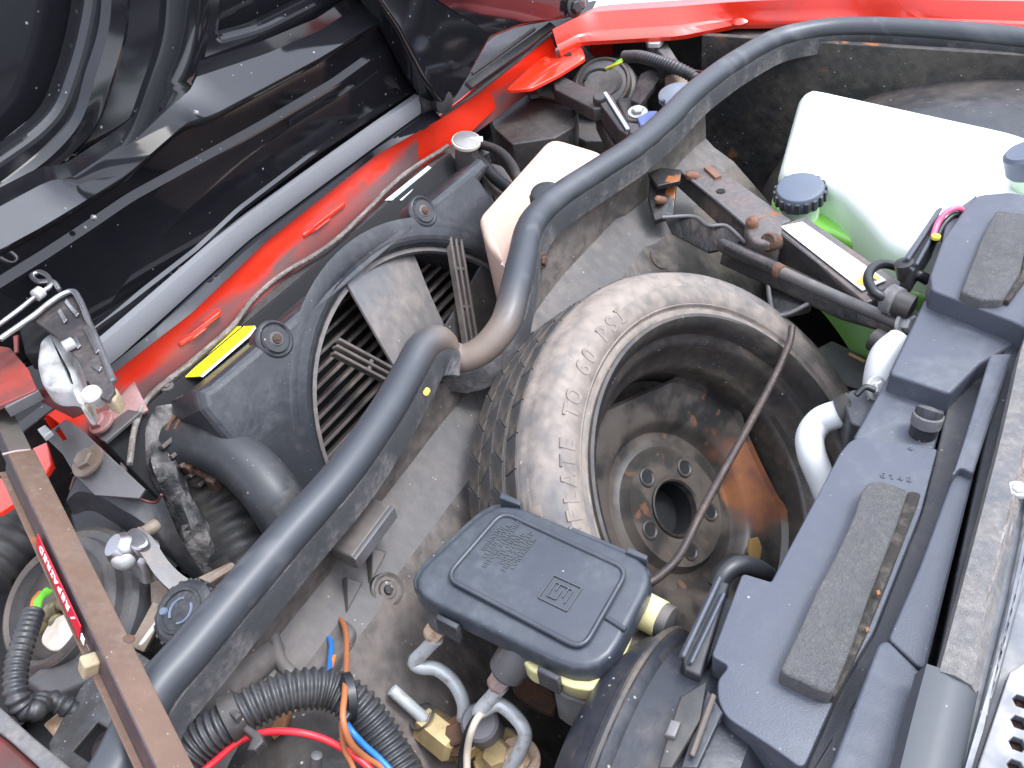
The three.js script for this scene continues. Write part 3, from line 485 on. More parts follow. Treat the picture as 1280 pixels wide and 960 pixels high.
{
  const t = thing('fan_shroud', 'black moulded fan shroud with round opening over the radiator', 'shroud');
  const o = [[246, 486], [262, 478], [330, 421], [430, 338], [520, 264], [566, 226], [604, 196], [618, 206]].map(p => fp(p[0], p[1], -.014));
  const fu = V3(0, 1, 0).addScaledVector(fanN, -fanN.y).normalize(), loc = (a, z) => fanC.clone().addScaledVector(fanN, -.014).addScaledVector(fu, a).add(V3(0, 0, z));
  o.push(loc(.2, -.262), loc(-.25, -.262), loc(-.25, .27), fp(300, 570, -.014), fp(252, 512, -.014));
  const cx = basisFor(fanN), circ = (r, d) => { const a = []; for (let k = 0; k < 64; k++) { const q = k / 64 * Math.PI * 2; a.push(V3(r * Math.cos(q), r * Math.sin(q), d).applyMatrix4(cx).add(fanC)); } return a; };
  part('cover', slab(o, .08, { r: 0, b: .012, face: fanN, holes: [circ(fanR + .016, -.014)] }), mt.shroud, t);
  part('collar', lathe([[fanR + .040, -.0145], [fanR + .034, -.0136], [fanR + .024, -.0142], [fanR + .014, -.0165], [fanR + .007, -.021], [fanR + .003, -.028], [fanR + .002, -.036], [fanR - .002, -.037], [fanR - .003, -.04], [fanR - .002, -.085]], fanC, fanN, { seg: 96, crease: .9 }), mt.shroud, t);
  part('collar_rim', lathe([[fanR + .004, -.026], [fanR - .002, -.025], [fanR - .004, -.030], [fanR + .002, -.034]], fanC, fanN, { seg: 96 }), mt.grey, t);
  for (const [x, y] of [[345, 424], [530, 264]]) {
    const p = fp(x, y, -.013), b = part('mounting_lug', merge(lathe([[0, .0015], [.0145, .0015], [.0165, -.0008], [.017, -.03]], p, fanN), lathe([[.0172, -.0008], [.019, .0008], [.0205, .0], [.0225, -.003]], p, fanN)), mt.shroud, t);
    part('lug_washer', lathe([[0, .0025], [.0072, .0025], [.0082, .0015], [.0082, .0]], p, fanN), mt.grey, b);
    part('bolt', boltGeo(p.clone().addScaledVector(fanN, .0032), fanN, .0034), mt.rust, b);
  }
  // spokes holding the motor
  for (const [a, b] of [[[418, 433], [600, 530]], [[566, 292], [600, 500]], [[640, 640], [600, 520]], [[470, 640], [600, 530]]]) {
    const A = fp(...a, -.020), B = fp(...b, -.020), d = B.clone().sub(A).normalize(), sd = d.clone().cross(fanN);
    for (const k of [-1, 0, 1]) part('spoke', bar(A.clone().addScaledVector(sd, k * .0088), B.clone().addScaledVector(sd, k * .0088), .0042, .012, { y: fanN }), mt.strut, t);
    for (const f of [.22, .45, .68, .9]) { const c = A.clone().lerp(B, f); part('spoke_bridge', bar(c.clone().addScaledVector(sd, -.010).addScaledVector(fanN, -.001), c.clone().addScaledVector(sd, .010).addScaledVector(fanN, -.001), .005, .010, { y: fanN }), mt.strut, t); }
  }
  const m = thing('cooling_fan', 'wide grey fan blades behind the shroud spokes', 'fan');
  part('hub', lathe([[0, .0], [.045, 0], [.055, -.006], [.06, -.045]], fp(602, 520, -.02), fanN), mt.shroud, m);
  const blade = (a, tw, mm) => { const H = fp(602, 520, -.03), P = a.map(p => fp(p[0], p[1], p[2])); return part('blade', slab(P, .004, { b: .0015, face: fanN, r: .006, crease: .3 }), mm, m); };
  blade([[430, 352, -.024], [456, 320, -.028], [510, 290, -.036], [540, 370, -.038], [570, 440, -.042], [600, 520, -.04], [545, 520, -.025], [500, 468, -.022]], 0, mt.blade);
  blade([[612, 318, -.022], [660, 370, -.03], [680, 420, -.035], [640, 500, -.04], [575, 470, -.035], [552, 410, -.04]], 0, mt.dark);
  blade([[640, 640, -.022], [540, 690, -.03], [470, 660, -.035], [560, 560, -.04]], 0, mt.blade);
}
{
  const t = thing('radiator_filler', 'grey radiator filler neck with pale cap ring beside the nose panel', 'cap');
  const n = V3(.25, .95, .1).normalize(), p = at(583, 176, -.005);
  part('neck', lathe([[.014, .0], [.017, -.02], [.016, -.05]], p, n), mt.tin, t); part('cap', lathe([[0, .005], [.013, .004], [.019, .003], [.0205, .001], [.019, -.003]], p, n), mt.tin, t); part('cap_ring', lathe([[.0196, .0025], [.0212, .0015], [.0214, -.003], [.019, -.006]], p, n), mt.cream, t);
  part('cap_ear', bar(p.clone().add(V3(-.02, .0, .011)), p.clone().add(V3(.022, .0, -.011)), .009, .004), mt.cast, t);
  const h = thing('overflow_hose', 'thin black overflow hose curling from radiator cap towards the pale tank', 'hose');
  part('hose', tube(hs([[590, 196], [604, 205], [618, 222], [640, 240], [655, 262]], -.05), .009, { n: 30 }), mt.cable, h);
  part('hose_lower', tube(hs([[600, 180], [622, 188], [640, 206], [650, 232]], -.04), .007, { n: 30 }), mt.dark, h);
  const d = thing('side_tank', 'dull grey radiator end tank beside the pale tank', 'radiator tank'); part('shell', slab(hs([[596, 200], [628, 205], [664, 258], [632, 300], [606, 240]], -.07), .18, { r: .012, b: .006 }), mt.grey, d);
}
{
  const t = thing('radiator_hose', 'thick black radiator hose bending out of its neck at the shroud', 'hose');
  const pts = hs([[222, 556, -.075], [246, 552, -.07], [278, 563, -.07], [316, 590, -.08], [346, 627, -.10], [370, 672, -.14], [386, 722, -.19]], 0);
  part('hose', tube(pts, .0285, { n: 60, rad: 28, caps: false }), mt.hoseRubber, t);
  part('neck', tube(hs([[205, 562, -.085], [222, 548, -.077], [240, 545, -.073]], 0), .026, { n: 20, rad: 24 }), mt.bracket, t);
  const c = at(238, 547, -.0725), ax = pts[2].clone().sub(pts[0]).normalize();
  for (const k of [-.004, .006]) part('clamp_wire', lathe([[.030, -.002], [.0318, -.002], [.0318, .002], [.030, .002], [.030, -.002]], c.clone().addScaledVector(ax, k), ax), mt.rust, t);
  const s = part('clamp_screw', tube(hs([[225, 575, -.075], [244, 588, -.085], [276, 604, -.09]], 0), .004, { n: 16 }), mt.rust, t);
  part('clamp_nut', merge(box(.014, .012, .014, at(238, 583, -.08)), box(.012, .016, .012, at(268, 603, -.088))), mt.rust, t);
  const d = thing('air_duct', 'dark ribbed rubber duct hanging below the radiator hose', 'duct');
  part('duct', corrug(hs([[255, 585, -.13], [285, 640, -.16], [320, 720, -.2], [350, 790, -.25]], 0), .055, .022, .09), mt.dark, d);
  const e = thing('radiator_side_seal', 'torn mottled black rubber sheet hanging beside the radiator', 'rubber sheet');
  const l = hs([[174, 512, -.04], [172, 545, -.05], [178, 580, -.07], [196, 615, -.1], [214, 660, -.13], [226, 715, -.17]], 0), r = hs([[247, 500, -.05], [232, 526, -.055], [218, 548, -.06], [222, 590, -.075], [250, 640, -.11], [276, 716, -.16]], 0);
  const a = smoothPts(l, 30), b = smoothPts(r, 30), row = (k, d2) => a.map((p, i) => p.clone().lerp(b[i], k).addScaledVector(UP_VIEW, d2 * Math.sin(i * .5 + k * 4) + .012 * Math.sin(k * Math.PI)));
  part('sheet', grid([row(0, 0), row(.2, .003), row(.45, .003), row(.7, .002), row(.9, .003), row(1, 0), row(1, 0).map(p => p.clone().add(V3(.004, -.025, 0)))], .8), mt.mottled, e);
  part('folded_edge', tube(hs([[182, 500, -.032], [160, 545, -.045], [155, 580, -.06], [166, 615, -.09], [178, 640, -.11]], 0), .0035, { n: 30, rad: 8 }), mt.sealEdge, e);
}
// ------------------------------------------------------------------ spare wheel leaning in the well
const font = await new FontLoader().loadAsync('fonts/droid/droid_sans_bold.typeface.json');
const textGeo = (s, size, depth) => { const g = new TextGeometry(s, { font, size, depth, curveSegments: 3, bevelEnabled: false }); g.computeBoundingBox(); const b = g.boundingBox; g.translate(-(b.min.x + b.max.x) / 2, 0, 0); return g; };
const wN = V3(.716, .695, .072).normalize(), wC = V3(-.154, -.157, -.584);
const wU = V3(0, 1, 0).addScaledVector(wN, -wN.y).normalize(), wS = wN.clone().cross(wU); // wU points up the wheel, wS sideways
const wp = (r, a, h) => wC.clone().addScaledVector(wU, r * Math.cos(a)).addScaledVector(wS, r * Math.sin(a)).addScaledVector(wN, h);
const wpx = (x, y, d) => atP(x, y, wC.clone().addScaledVector(wN, d), wN);
const wAng = (x, y, d) => { const p = wpx(x, y, d).sub(wC); return Math.atan2(p.dot(wS), p.dot(wU)); };
{
  const t = thing('spare_wheel', 'dusty spare wheel with black steel rim leaning in the luggage well', 'wheel');
  const tyre = part('tyre', lathe([[.187, -.006], [.190, .006], [.196, .0075], [.2, .0072], [.203, .010], [.212, .0135], [.224, .0135], [.236, .009], [.2445, .0015], [.2482, -.007], [.2490, -.010], [.251, -.013], [.2525, -.018], [.2535, -.05], [.2535, -.09], [.251, -.118], [.244, -.128], [.22, -.135], [.19, -.12]], wC, wN, { seg: 120, hint: wU, crease: .5 }), mt.tyre, t);
  part('moulded_ring', lathe([[.2015, .0085], [.2025, .0105], [.2035, .0112], [.2045, .0105]], wC, wN, { seg: 100 }), mt.tyre, tyre);
  // tread blocks in four rows
  const shear = (k, w) => { const g = new RoundedBoxGeometry(.0335, .008, w, 2, .0008); g.applyMatrix4(new THREE.Matrix4().set(1, 0, k, 0, 0, 1, 0, 0, 0, 0, 1, 0, 0, 0, 0, 1)); const q = uvBox(g); q.userData.keep = true; return q; };
  const bl = [shear(.25, .019), shear(-.8, .0208), shear(.8, .0208), shear(-.8, .0208)];
  for (let row = 0; row < 4; row++) for (let k = 0; k < 46; k++) {
    const a = (k + row * .37) / 46 * Math.PI * 2, m = part('tread_block', bl[row], mt.tread, tyre), h = -.030 - row * .0238;
    const rad = wp(1, a, 0).sub(wC).normalize();
    m.quaternion.setFromRotationMatrix(new THREE.Matrix4().makeBasis(rad.clone().cross(wN), rad, wN)); m.position.copy(wp(row ? .2508 : .2502, a, h));
  }
  // raised lettering round the sidewall
  const ls = [], put = (s, a, r, size) => { const g = textGeo(s, size, .0016); const rad = wp(1, a, 0).sub(wC).normalize(), x = rad.clone().cross(wN).normalize(); const X = x.dot(wp(1, a - .01, 0).sub(wp(1, a, 0))) > 0 ? x : x.negate(); g.applyMatrix4(new THREE.Matrix4().makeBasis(rad.clone().cross(wN), rad, wN)); g.translate(...wp(r, a, .0125).toArray()); ls.push(g); };
  const a0 = wAng(728, 690, .012), a1 = wAng(772, 392, .012); let da = a1 - a0; while (da > Math.PI) da -= 2 * Math.PI; while (da < -Math.PI) da += 2 * Math.PI;
  const word = 'INFLATE TO 60 PSI'; for (let i = 0; i < word.length; i++) if (word[i] !== ' ') put(word[i], a0 + da * i / (word.length - 1), .2115, .0165);
  part('lettering', merge(ls), mt.tyre, tyre);
  // rim
  const rim = part('rim', lathe([[.184, -.004], [.1895, .004], [.193, .0085], [.1925, .011], [.189, .0115], [.184, .008], [.1795, -.001], [.177, -.010], [.170, -.014], [.1665, -.018], [.163, -.030], [.158, -.040], [.152, -.044], [.149, -.05], [.148, -.085], [.151, -.10], [.158, -.108], [.168, -.128]], wC, wN, { seg: 120, hint: wU, crease: .7 }), mt.rimBlack, t);
  // wheel disc with flats that leave gaps at the barrel
  const rows = [], depth = (r) => { const P = [[.030, -.101], [.034, -.097], [.040, -.096], [.062, -.095], [.066, -.0945], [.072, -.105], [.082, -.107], [.091, -.105], [.098, -.091], [.104, -.086], [.125, -.081], [.14, -.078], [.15, -.070]]; for (let i = 1; i < P.length; i++) if (r <= P[i][0]) { const f = clamp((r - P[i - 1][0]) / (P[i][0] - P[i - 1][0])); return P[i - 1][1] + (P[i][1] - P[i - 1][1]) * (f * f * (3 - 2 * f)); } return -.068; };
  const rs = [.030, .032, .035, .04, .05, .058, .062, .066, .069, .073, .079, .085, .09, .094, .098, .102, .108, .115, .122, .13, .137, .143, 1], A = 144, aF = wAng(790, 478, -.075);
  const dv = [];
  for (const r0 of rs) { const row = []; for (let k = 0; k < A; k++) { const a = k / A * Math.PI * 2; let b = ((a - aF + Math.PI / 4) % (Math.PI / 2) + Math.PI / 2) % (Math.PI / 2) - Math.PI / 4; const r = r0 === 1 ? Math.min(.1495, .134 / Math.cos(b)) : Math.min(r0, .131 / Math.cos(b)); row.push(wp(r, a, depth(Math.min(r, .145)) + (r0 === 1 ? .005 : 0))); } rows.push(row); }
  const dg = grid(rows, .5, true), p = dg.attributes.position, uv = new Float32Array(p.count * 2), v = V3();
  for (let i = 0; i < p.count; i++) { v.fromBufferAttribute(p, i).sub(wC); uv[2 * i] = .5 + v.dot(wS) / .32; uv[2 * i + 1] = .5 + v.dot(wU) / .32; }
  dg.setAttribute('uv', new THREE.BufferAttribute(uv, 2)); dg.userData.keep = true;
  const ra = wpx(945, 610, -.085).sub(wC), ru = .5 + ra.dot(wS) / .32, rv2 = .5 + ra.dot(wU) / .32;
  const look = (u, v) => { const n = fbm(u, v, 8, 5, 4), n2 = fbm(u, v, 20, 4, 44), dx = (u - ru) / .15, dy = (v - rv2) / .22; const R = Math.hypot(u - .5, v - .5) * .32; let m = sstep(1.15, .55, Math.hypot(dx, dy) + (n - .5) * 1.9) * sstep(.085, .1, R + (n2 - .5) * .03); m = Math.max(m, sstep(.74, .8, n2) * .4); return [n, n2, m, R]; };
  const dmap = dataTex(512, (u, v) => { const [n, n2, m, R] = look(u, v); let d = sstep(.38, .64, n) * .75 + .25 * sstep(.07, .03, Math.abs(R - .05)); const b = [.02, .019, .019], du = [.095, .078, .066], rc = [.19 * (.6 + n2), .072 * (.5 + n2), .028]; return b.map((x, i) => { x += (du[i] - x) * clamp(d); return x + (rc[i] - x) * m * .92; }); }, true);
  const drough = dataTex(256, (u, v) => { const [n, , m] = look(u, v); return [1, clamp(.3 + .35 * (n - .4) + .5 * m), 0]; });
  const disc = part('disc', dg, new THREE.MeshStandardMaterial({ map: dmap, roughnessMap: drough, roughness: 1, side: THREE.DoubleSide }), rim);
  part('hub_bore', lathe([[.030, -.100], [.029, -.13], [.0, -.13]], wC, wN, { seg: 40 }), mt.black, rim);
  part('bore_lip', lathe([[.034, -.0955], [.0325, -.094], [.0305, -.096], [.0295, -.104]], wC, wN, { seg: 48 }), mt.rimBlack, rim);
  const hubD = -.096, lug0 = wAng(807, 596, hubD);
  for (let k = 0; k < 5; k++) { const c = wp(.05, lug0 + k * Math.PI * 2 / 5, hubD); part('lug_seat', lathe([[.0115, .0002], [.0105, .0022], [.009, .0026], [.0072, .0012]], c, wN, { seg: 28 }), mt.rimBlack, rim); part('lug_hole', lathe([[0, .0008], [.0072, .0012]], c, wN, { seg: 24 }), mt.black, rim); }
  const clip = part('balance_tag', slab([[938, 674], [948, 671], [953, 684], [950, 702], [942, 704], [937, 690]].map(q => wpx(q[0], q[1], -.07)), .004, { b: .001 }), mt.amberDull, rim, 'small yellowish clip inside the rim');
  const rod = thing('hold_down_rod', 'thin bent dark rod lying slantwise across the spare wheel', 'rod');
  part('rod', tube([[990, 408, .03], [988, 424, .028], [979, 448, .026], [966, 476, .024], [925, 552, .022], [880, 634, .02], [852, 690, .02], [842, 704, .02], [822, 722, .015], [806, 732, .01]].map(q => wpx(...q)), .0042, { n: 60, rad: 10 }), mt.rodDark, rod);
}
// ------------------------------------------------------------------ scissor jack stowed beyond the wheel
{
  const t = thing('scissor_jack', 'rusty black scissor jack lying folded between spare wheel and white bottle', 'jack');
  const J = (x, y, h = -.06) => at(x, y, h), up = V3(0, 1, 0);
  part('base_plate', slab([J(810, 216, -.05), J(826, 209, -.05), J(852, 212, -.05), J(850, 226, -.05), J(822, 232, -.05)], .006, { b: .001 }), mt.jack, t);
  part('base_web', slab([J(812, 222, -.056), J(846, 226, -.06), J(842, 268, -.085), J(818, 276, -.09), J(810, 250, -.075)], .01, { b: .002 }), mt.jack, t);
  // upper arm: channel with a flat web on top
  part('upper_arm', slab([J(852, 214), J(893, 206), J(990, 275, -.06), J(944, 292, -.06)], .006, { b: .002, r: .004 }), mt.jackTop, t);
  part('upper_arm_flange', slab([J(852, 214, -.061), J(944, 292, -.061), J(940, 306, -.075), J(930, 312, -.08), J(846, 232, -.08), J(848, 220, -.068)], .004, { b: .001 }), mt.jack, t);
  part('flange_edge', tube([J(852, 215, -.059), J(900, 254, -.059), J(946, 293, -.059)], .0024, { n: 20, rad: 8 }), mt.bracket, t);
  part('arm_end_bracket', slab([J(880, 209, -.056), J(888, 207, -.056), J(902, 219, -.056), J(894, 222, -.056)], .004, { b: .001 }), mt.rustPale, t);
  part('web_hole', lathe([[0, .001], [.006, .001], [.0065, -.002]], J(901, 239, -.0595), up, { seg: 20 }), mt.black, t);
  part('pivot', lathe([[0, .012], [.005, .007], [.0065, .005], [.0065, -.012]], J(864, 220, -.056), V3(-.3, .5, .8), { seg: 24 }), mt.rustPale, t);
  part('pivot', lathe([[0, .01], [.005, .006], [.006, .004], [.006, -.01]], J(824, 250, -.07), V3(-.3, .5, .8), { seg: 24 }), mt.rustPale, t);
  // middle knuckle
  part('knuckle', slab([J(928, 278, -.05), J(962, 266, -.05), J(984, 280, -.05), J(972, 304, -.05), J(938, 304, -.055)], .05, { r: .012, b: .006 }), mt.jackTop, t);
  part('pivot', lathe([[0, .010], [.010, .010], [.012, .007], [.012, -.02]], J(964, 303, -.058), V3(-.3, .5, .8), { seg: 24 }), mt.rust, t);
  part('pivot', lathe([[0, .008], [.007, .004], [.008, .002], [.008, -.02]], J(940, 278, -.047), V3(-.1, .9, .3), { seg: 24 }), mt.rustPale, t);
  // lower arm
  part('lower_arm', slab([J(968, 284, -.052), J(1006, 270, -.052), J(1140, 362, -.052), J(1082, 378, -.052)], .006, { b: .002, r: .004 }), mt.jackTop, t);
  part('lower_arm_flange', slab([J(968, 284, -.053), J(1082, 378, -.053), J(1072, 388, -.066), J(1000, 350, -.085), J(958, 318, -.085), J(952, 300, -.07)], .004, { b: .001 }), mt.jack, t);
  const lb = part('label', slab([J(976, 283, -.0492), J(984, 281, -.0492), J(1003, 277, -.0492), J(1108, 350, -.0492), J(1078, 363, -.0492)], .001, { b: .0002 }), mt.paper, t, 'white paper label with a yellow warning end');
  part('warning_end', slab([J(1084, 336, -.0488), J(1101, 348, -.0488), J(1080, 357, -.0488), J(1069, 354, -.0488)], .0005, { b: .0001 }), mt.amber, lb);
  part('warning_symbol', slab([J(1089, 345, -.0485), J(1096, 350, -.0485), J(1084, 353, -.0485)], .0004, { b: .0001 }), mt.dark, lb);
  part('arm_tip', slab([J(1084, 366, -.05), J(1118, 356, -.05), J(1124, 362, -.05), J(1092, 374, -.05)], .02, { b: .002 }), mt.dark, t);
  // near channel side, then the screw
  part('side_plate', slab([J(826, 272, -.07), J(872, 270, -.07), J(890, 284, -.072), J(910, 284, -.072), J(930, 300, -.075), J(900, 312, -.09), J(884, 316, -.098), J(842, 294, -.095)], .006, { b: .002 }), mt.jack, t);
  part('side_edge', tube([[828, 272, -.068], [868, 271, -.068], [886, 282, -.069], [906, 282, -.069], [922, 294, -.07], [932, 304, -.07]].map(q => J(...q)), .0028, { n: 40, rad: 8 }), mt.bracket, t);
  part('screw_cover', slab([J(900, 306, -.06), J(912, 301, -.06), J(1132, 404, -.06), J(1132, 424, -.075), J(1050, 400, -.085), J(900, 330, -.085)], .014, { b: .004 }), mt.jack, t);
  part('screw', tube([J(972, 338, -.052), J(1050, 373, -.052), J(1132, 408, -.052)], .0068, { n: 12, rad: 16 }), mt.grey, t);
  part('screw_sleeve', tube([J(902, 306, -.055), J(935, 322, -.053), J(972, 338, -.052)], .0085, { n: 12, rad: 16 }), mt.jack, t);
  part('rust_collar', tube([J(969, 336, -.052), J(977, 341, -.052)], .0088, { n: 6, rad: 16 }), mt.rust, t);
  part('screw_head', boltGeo(J(1134, 404, -.05), V3(.8, .3, .5), .010), mt.cast, t);
  part('crank_clip', slab([J(960, 346, -.085), J(968, 344, -.085), J(1012, 374, -.085), J(1010, 382, -.085), J(974, 394, -.1), J(964, 388, -.1)], .01, { b: .003, r: .004 }), mt.jack, t);
  part('clip_edge', tube([J(960, 345, -.08), J(962, 372, -.09), J(970, 394, -.094), J(986, 392, -.094), J(1012, 379, -.084)], .003, { n: 30, rad: 8 }), mt.bracket, t);
}
{
  const t = thing('jack_bracket', 'dark metal mounting under the jack beside the tyre', 'bracket');
  part('plate', slab(hs([[1010, 440], [1040, 425], [1098, 452], [1092, 490], [1050, 480]], -.19), .02, { b: .003 }), mt.dark, t);
  part('stripe', slab(hs([[1062, 440], [1082, 450], [1080, 453], [1060, 443]], -.188), .002, { b: .0005 }), mt.amberDull, t);
}
// ------------------------------------------------------------------ washer bottle
{
  const t = thing('washer_bottle', 'large white translucent washer bottle with green fluid below its black ribbed cap', 'bottle');
  const T = [[1002, 102], [1300, 166], [1420, 260], [1250, 332], [1122, 304], [1078, 252], [1036, 216], [972, 210]].map(p => at(p[0], p[1], -.03));
  const g = slab(T, .185, { r: .045, b: .026, face: V3(0, 1, 0), taper: .012, crease: 1.2 });
  const q = uvBox(g), pp = q.attributes.position, col = new Float32Array(pp.count * 3), w = V3();
  // split long side faces are few: colour follows fluid level per vertex
  for (let i = 0; i < pp.count; i++) { w.fromBufferAttribute(pp, i); const m = sstep(-.032, -.088, w.y); col.set([.9 + (.25 - .9) * m, .92 + (.62 - .92) * m, .9 + (.12 - .9) * m], i * 3); }
  q.setAttribute('color', new THREE.BufferAttribute(col, 3)); q.userData.keep = true;
  part('body', q, mt.bottle, t);
  const tl = [[964, 262], [1010, 258], [1064, 286], [1112, 318], [1134, 362], [1160, 400], [1130, 420], [1112, 352], [1088, 322], [1020, 294], [975, 282]];
  part('fluid_base', slab([[964, 248], [976, 214], [1060, 226], [1110, 270], [1180, 310], [1240, 330], [1220, 380], [1140, 366], [1112, 338], [1100, 318], [1034, 288], [972, 274]].map(p => at(p[0], p[1], -.085)), .075, { r: .012, b: .01, face: V3(0, 1, 0) }), mt.fluid, t);
  const n = V3(-.05, .97, .2).normalize(), c = at(1000, 242, -.05);
  part('filler_neck', lathe([[.024, .0], [.024, -.05], [.03, -.07]], c, n), mt.bottleNeck, t);
  const cap = part('cap', lathe([[0, .012], [.026, .012], [.0285, .011], [.0305, .008], [.0305, -.008], [.0285, -.011], [.022, -.012]], c, n, { seg: 48 }), mt.capBlue, t, 'flat blue grey ribbed screw cap');
  const bx = basisFor(n); for (let k = 0; k < 18; k++) { const a = k / 18 * Math.PI * 2, d = V3(Math.cos(a), Math.sin(a), 0).applyMatrix4(bx); part('cap_rib', box(.006, .016, .004, c.clone().addScaledVector(d, .0315), { x: d.clone().cross(n), y: n, r: .0015 }), mt.capDark, cap); }
  const c2 = at(1285, 206, .0), n2 = V3(-.35, .9, .1).normalize();
  part('outlet_cap', lathe([[0, .02], [.02, .02], [.024, .016], [.0245, -.006], [.02, -.012]], c2, n2), mt.capBlue, t); part('outlet_neck', lathe([[.022, -.008], [.02, -.04], [.03, -.08]], c2, n2), mt.bottleNeck, t);
}
// ------------------------------------------------------------------ heater housing along the firewall
const onH = (a, y) => a.map(p => at(p[0], p[1], p.length > 2 ? p[2] : y));
{
  const t = thing('heater_housing', 'blue grey moulded heater housing filling the right side beside the cowl', 'heater housing');
  const S = (name, a, y, d, o = {}, m = mt.hvac) => part(name, slab(onH(a, y), d, { b: .004, r: .006, face: V3(-.2, 1, .3), ...o }), m, t);
  // lower big cover
  S('main_cover', [[1067, 545], [1172, 561], [1152, 638], [1092, 790], [1046, 868], [1004, 962], [960, 930], [908, 897], [897, 876], [897, 850], [911, 832], [889, 820], [928, 716], [964, 727], [1050, 566]], -.028, .09, { r: [.004, .002, .004, .004, .004, .004, .01, .02, .02, .006, .003, .004, .004, .003, .012] });
  S('cover_step', [[1112, 466], [1186, 494], [1168, 562], [1066, 548]], -.040, .09, { r: .004 });
  S('middle_block', [[1156, 372], [1272, 428], [1226, 454], [1188, 492], [1111, 466]], -.018, .10, { r: .005, b: .006 });
  S('upper_block', [[1222, 243], [1262, 240], [1400, 262], [1400, 400], [1286, 412], [1268, 402], [1164, 362], [1162, 344], [1178, 300], [1204, 262]], .004, .05, { r: [.012, .004, .004, .004, .01, .008, .012, .008, .004, .008], b: .007 });
  S('upper_lip', [[1222, 243], [1204, 268], [1196, 302], [1178, 300], [1184, 268]], -.004, .03, { r: .003, b: .002 });
  // raised back of the housing between channel and cowl
  S('channel', [[1226, 452], [1262, 438], [1230, 560], [1190, 690], [1140, 830], [1060, 1000], [990, 1000], [1046, 868], [1092, 790], [1152, 638], [1172, 561], [1188, 492]], -.040, .05, { r: .003 }, mt.hvacDark);
  S('upper_ridge', [[1238, 442], [1266, 441], [1240, 520], [1217, 592], [1202, 584], [1190, 595], [1208, 540]], -.006, .06, { r: .003, b: .004 });
  S('middle_ridge', [[1194, 588], [1217, 594], [1196, 680], [1158, 836], [1146, 832], [1110, 798], [1150, 706]], -.014, .05, { r: .003, b: .004 });
  S('lower_ridge', [[1098, 803], [1110, 799], [1162, 850], [1140, 980], [1120, 1020], [1010, 1020], [1042, 950]], -.010, .06, { r: [.006, .006, .008, .004, .004, .004, .004], b: .006 });
  S('lower_skirt', [[905, 905], [960, 940], [1004, 970], [996, 1010], [930, 1010], [912, 960]], -.085, .05, { r: .003 }, mt.hvac);
  S('side_step', [[864, 824], [889, 820], [911, 832], [898, 852], [880, 846]], -.06, .04, { r: .003 }, mt.hvacDark);
  // embossed characters on the cover
  const em = ['L', 'C 4 4 C 6 3']; const e0 = at(1138, 563, -.0278), e1 = at(1120, 600, -.0278), ex = at(1156, 604, -.0278).sub(at(1092, 594, -.0278)).normalize();
  [[e0, '4'], [e1, '6 1 4 8']].forEach(([p, s]) => { const g = textGeo(s, .006, .0006); g.applyMatrix4(new THREE.Matrix4().makeBasis(ex, V3(0, 1, 0).cross(ex), V3(0, 1, 0))); g.translate(...p.toArray()); part('embossed_number', g, mt.hvac, t); });
  const f = thing('foam_strip', 'long grey foam strip stuck on the lower heater housing cover', 'foam strip');
  const fo = onH([[1086, 602], [1102, 600], [1136, 612], [1118, 664], [1088, 740], [1066, 804], [1042, 864], [1030, 864], [974, 838], [1000, 784], [1020, 738], [1046, 690], [1068, 642], [1076, 614]], -.012);
  part('pad', slab(fo, .016, { b: .004, r: .004 }), mt.foam, f);
  part('torn_edge', slab(onH([[1136, 612], [1152, 616], [1140, 648], [1112, 720], [1086, 784], [1056, 850], [1044, 870], [1038, 866], [1064, 804], [1086, 742], [1116, 664]], -.018), .012, { b: .003, r: .003 }), mt.foamEdge, f, 'crumbling torn edge of the strip');
  for (const [x, y] of [[1084, 786], [1098, 740]]) part('rust_flake', slab(onH([[x - 3, y - 2], [x + 2, y - 3], [x + 3, y + 2], [x - 1, y + 4]], -.0125), .002, { b: .0004 }), mt.rustOrange, f);
  const f2 = thing('foam_pad', 'grey foam pad on top of the upper heater housing block', 'foam strip');
  part('pad', slab(onH([[1246, 262], [1290, 268], [1276, 340], [1254, 374], [1226, 374], [1201, 364], [1214, 330], [1230, 290]], .014), .012, { b: .003, r: .004 }), mt.foam, f2);
  part('worn_edge', slab(onH([[1290, 268], [1302, 272], [1288, 340], [1262, 376], [1254, 374], [1276, 340]], .010), .008, { b: .002 }), mt.foamEdge, f2);
  const d = thing('drain_tube', 'short ringed black tube stub in the heater housing channel', 'tube');
  part('stub', tube(onH([[1150, 552, -.05], [1160, 520, -.02], [1163, 512, -.015]], 0), .0115, { n: 12, rad: 20 }), mt.hvacDark, d); part('ring', tube(onH([[1157, 530, -.028], [1161, 518, -.018]], 0), .0128, { n: 6, rad: 20 }), mt.sealGrey, d);
  const cn = thing('wiring_trough', 'dark open wiring trough between washer bottle and heater housing', 'trough');
  part('trough', slab(onH([[1130, 330], [1170, 266], [1184, 272], [1142, 340]], -.012), .03, { b: .002 }), mt.hvacDark, cn); part('trough_edge', bar(at(1132, 326, -.008), at(1174, 262, -.008), .004, .008), mt.hvac, cn); part('trough_edge', bar(at(1144, 332, -.010), at(1166, 292, -.010), .004, .006), mt.hvac, cn);
  part('floor', slab(onH([[1138, 325], [1170, 275], [1178, 278], [1146, 330]], -.0095), .004, { b: .0008 }), mt.black, cn);
  part('end_boss', tube(onH([[1130, 328, -.012], [1134, 346, -.03]], 0), .010, { n: 8 }), mt.dark, cn);
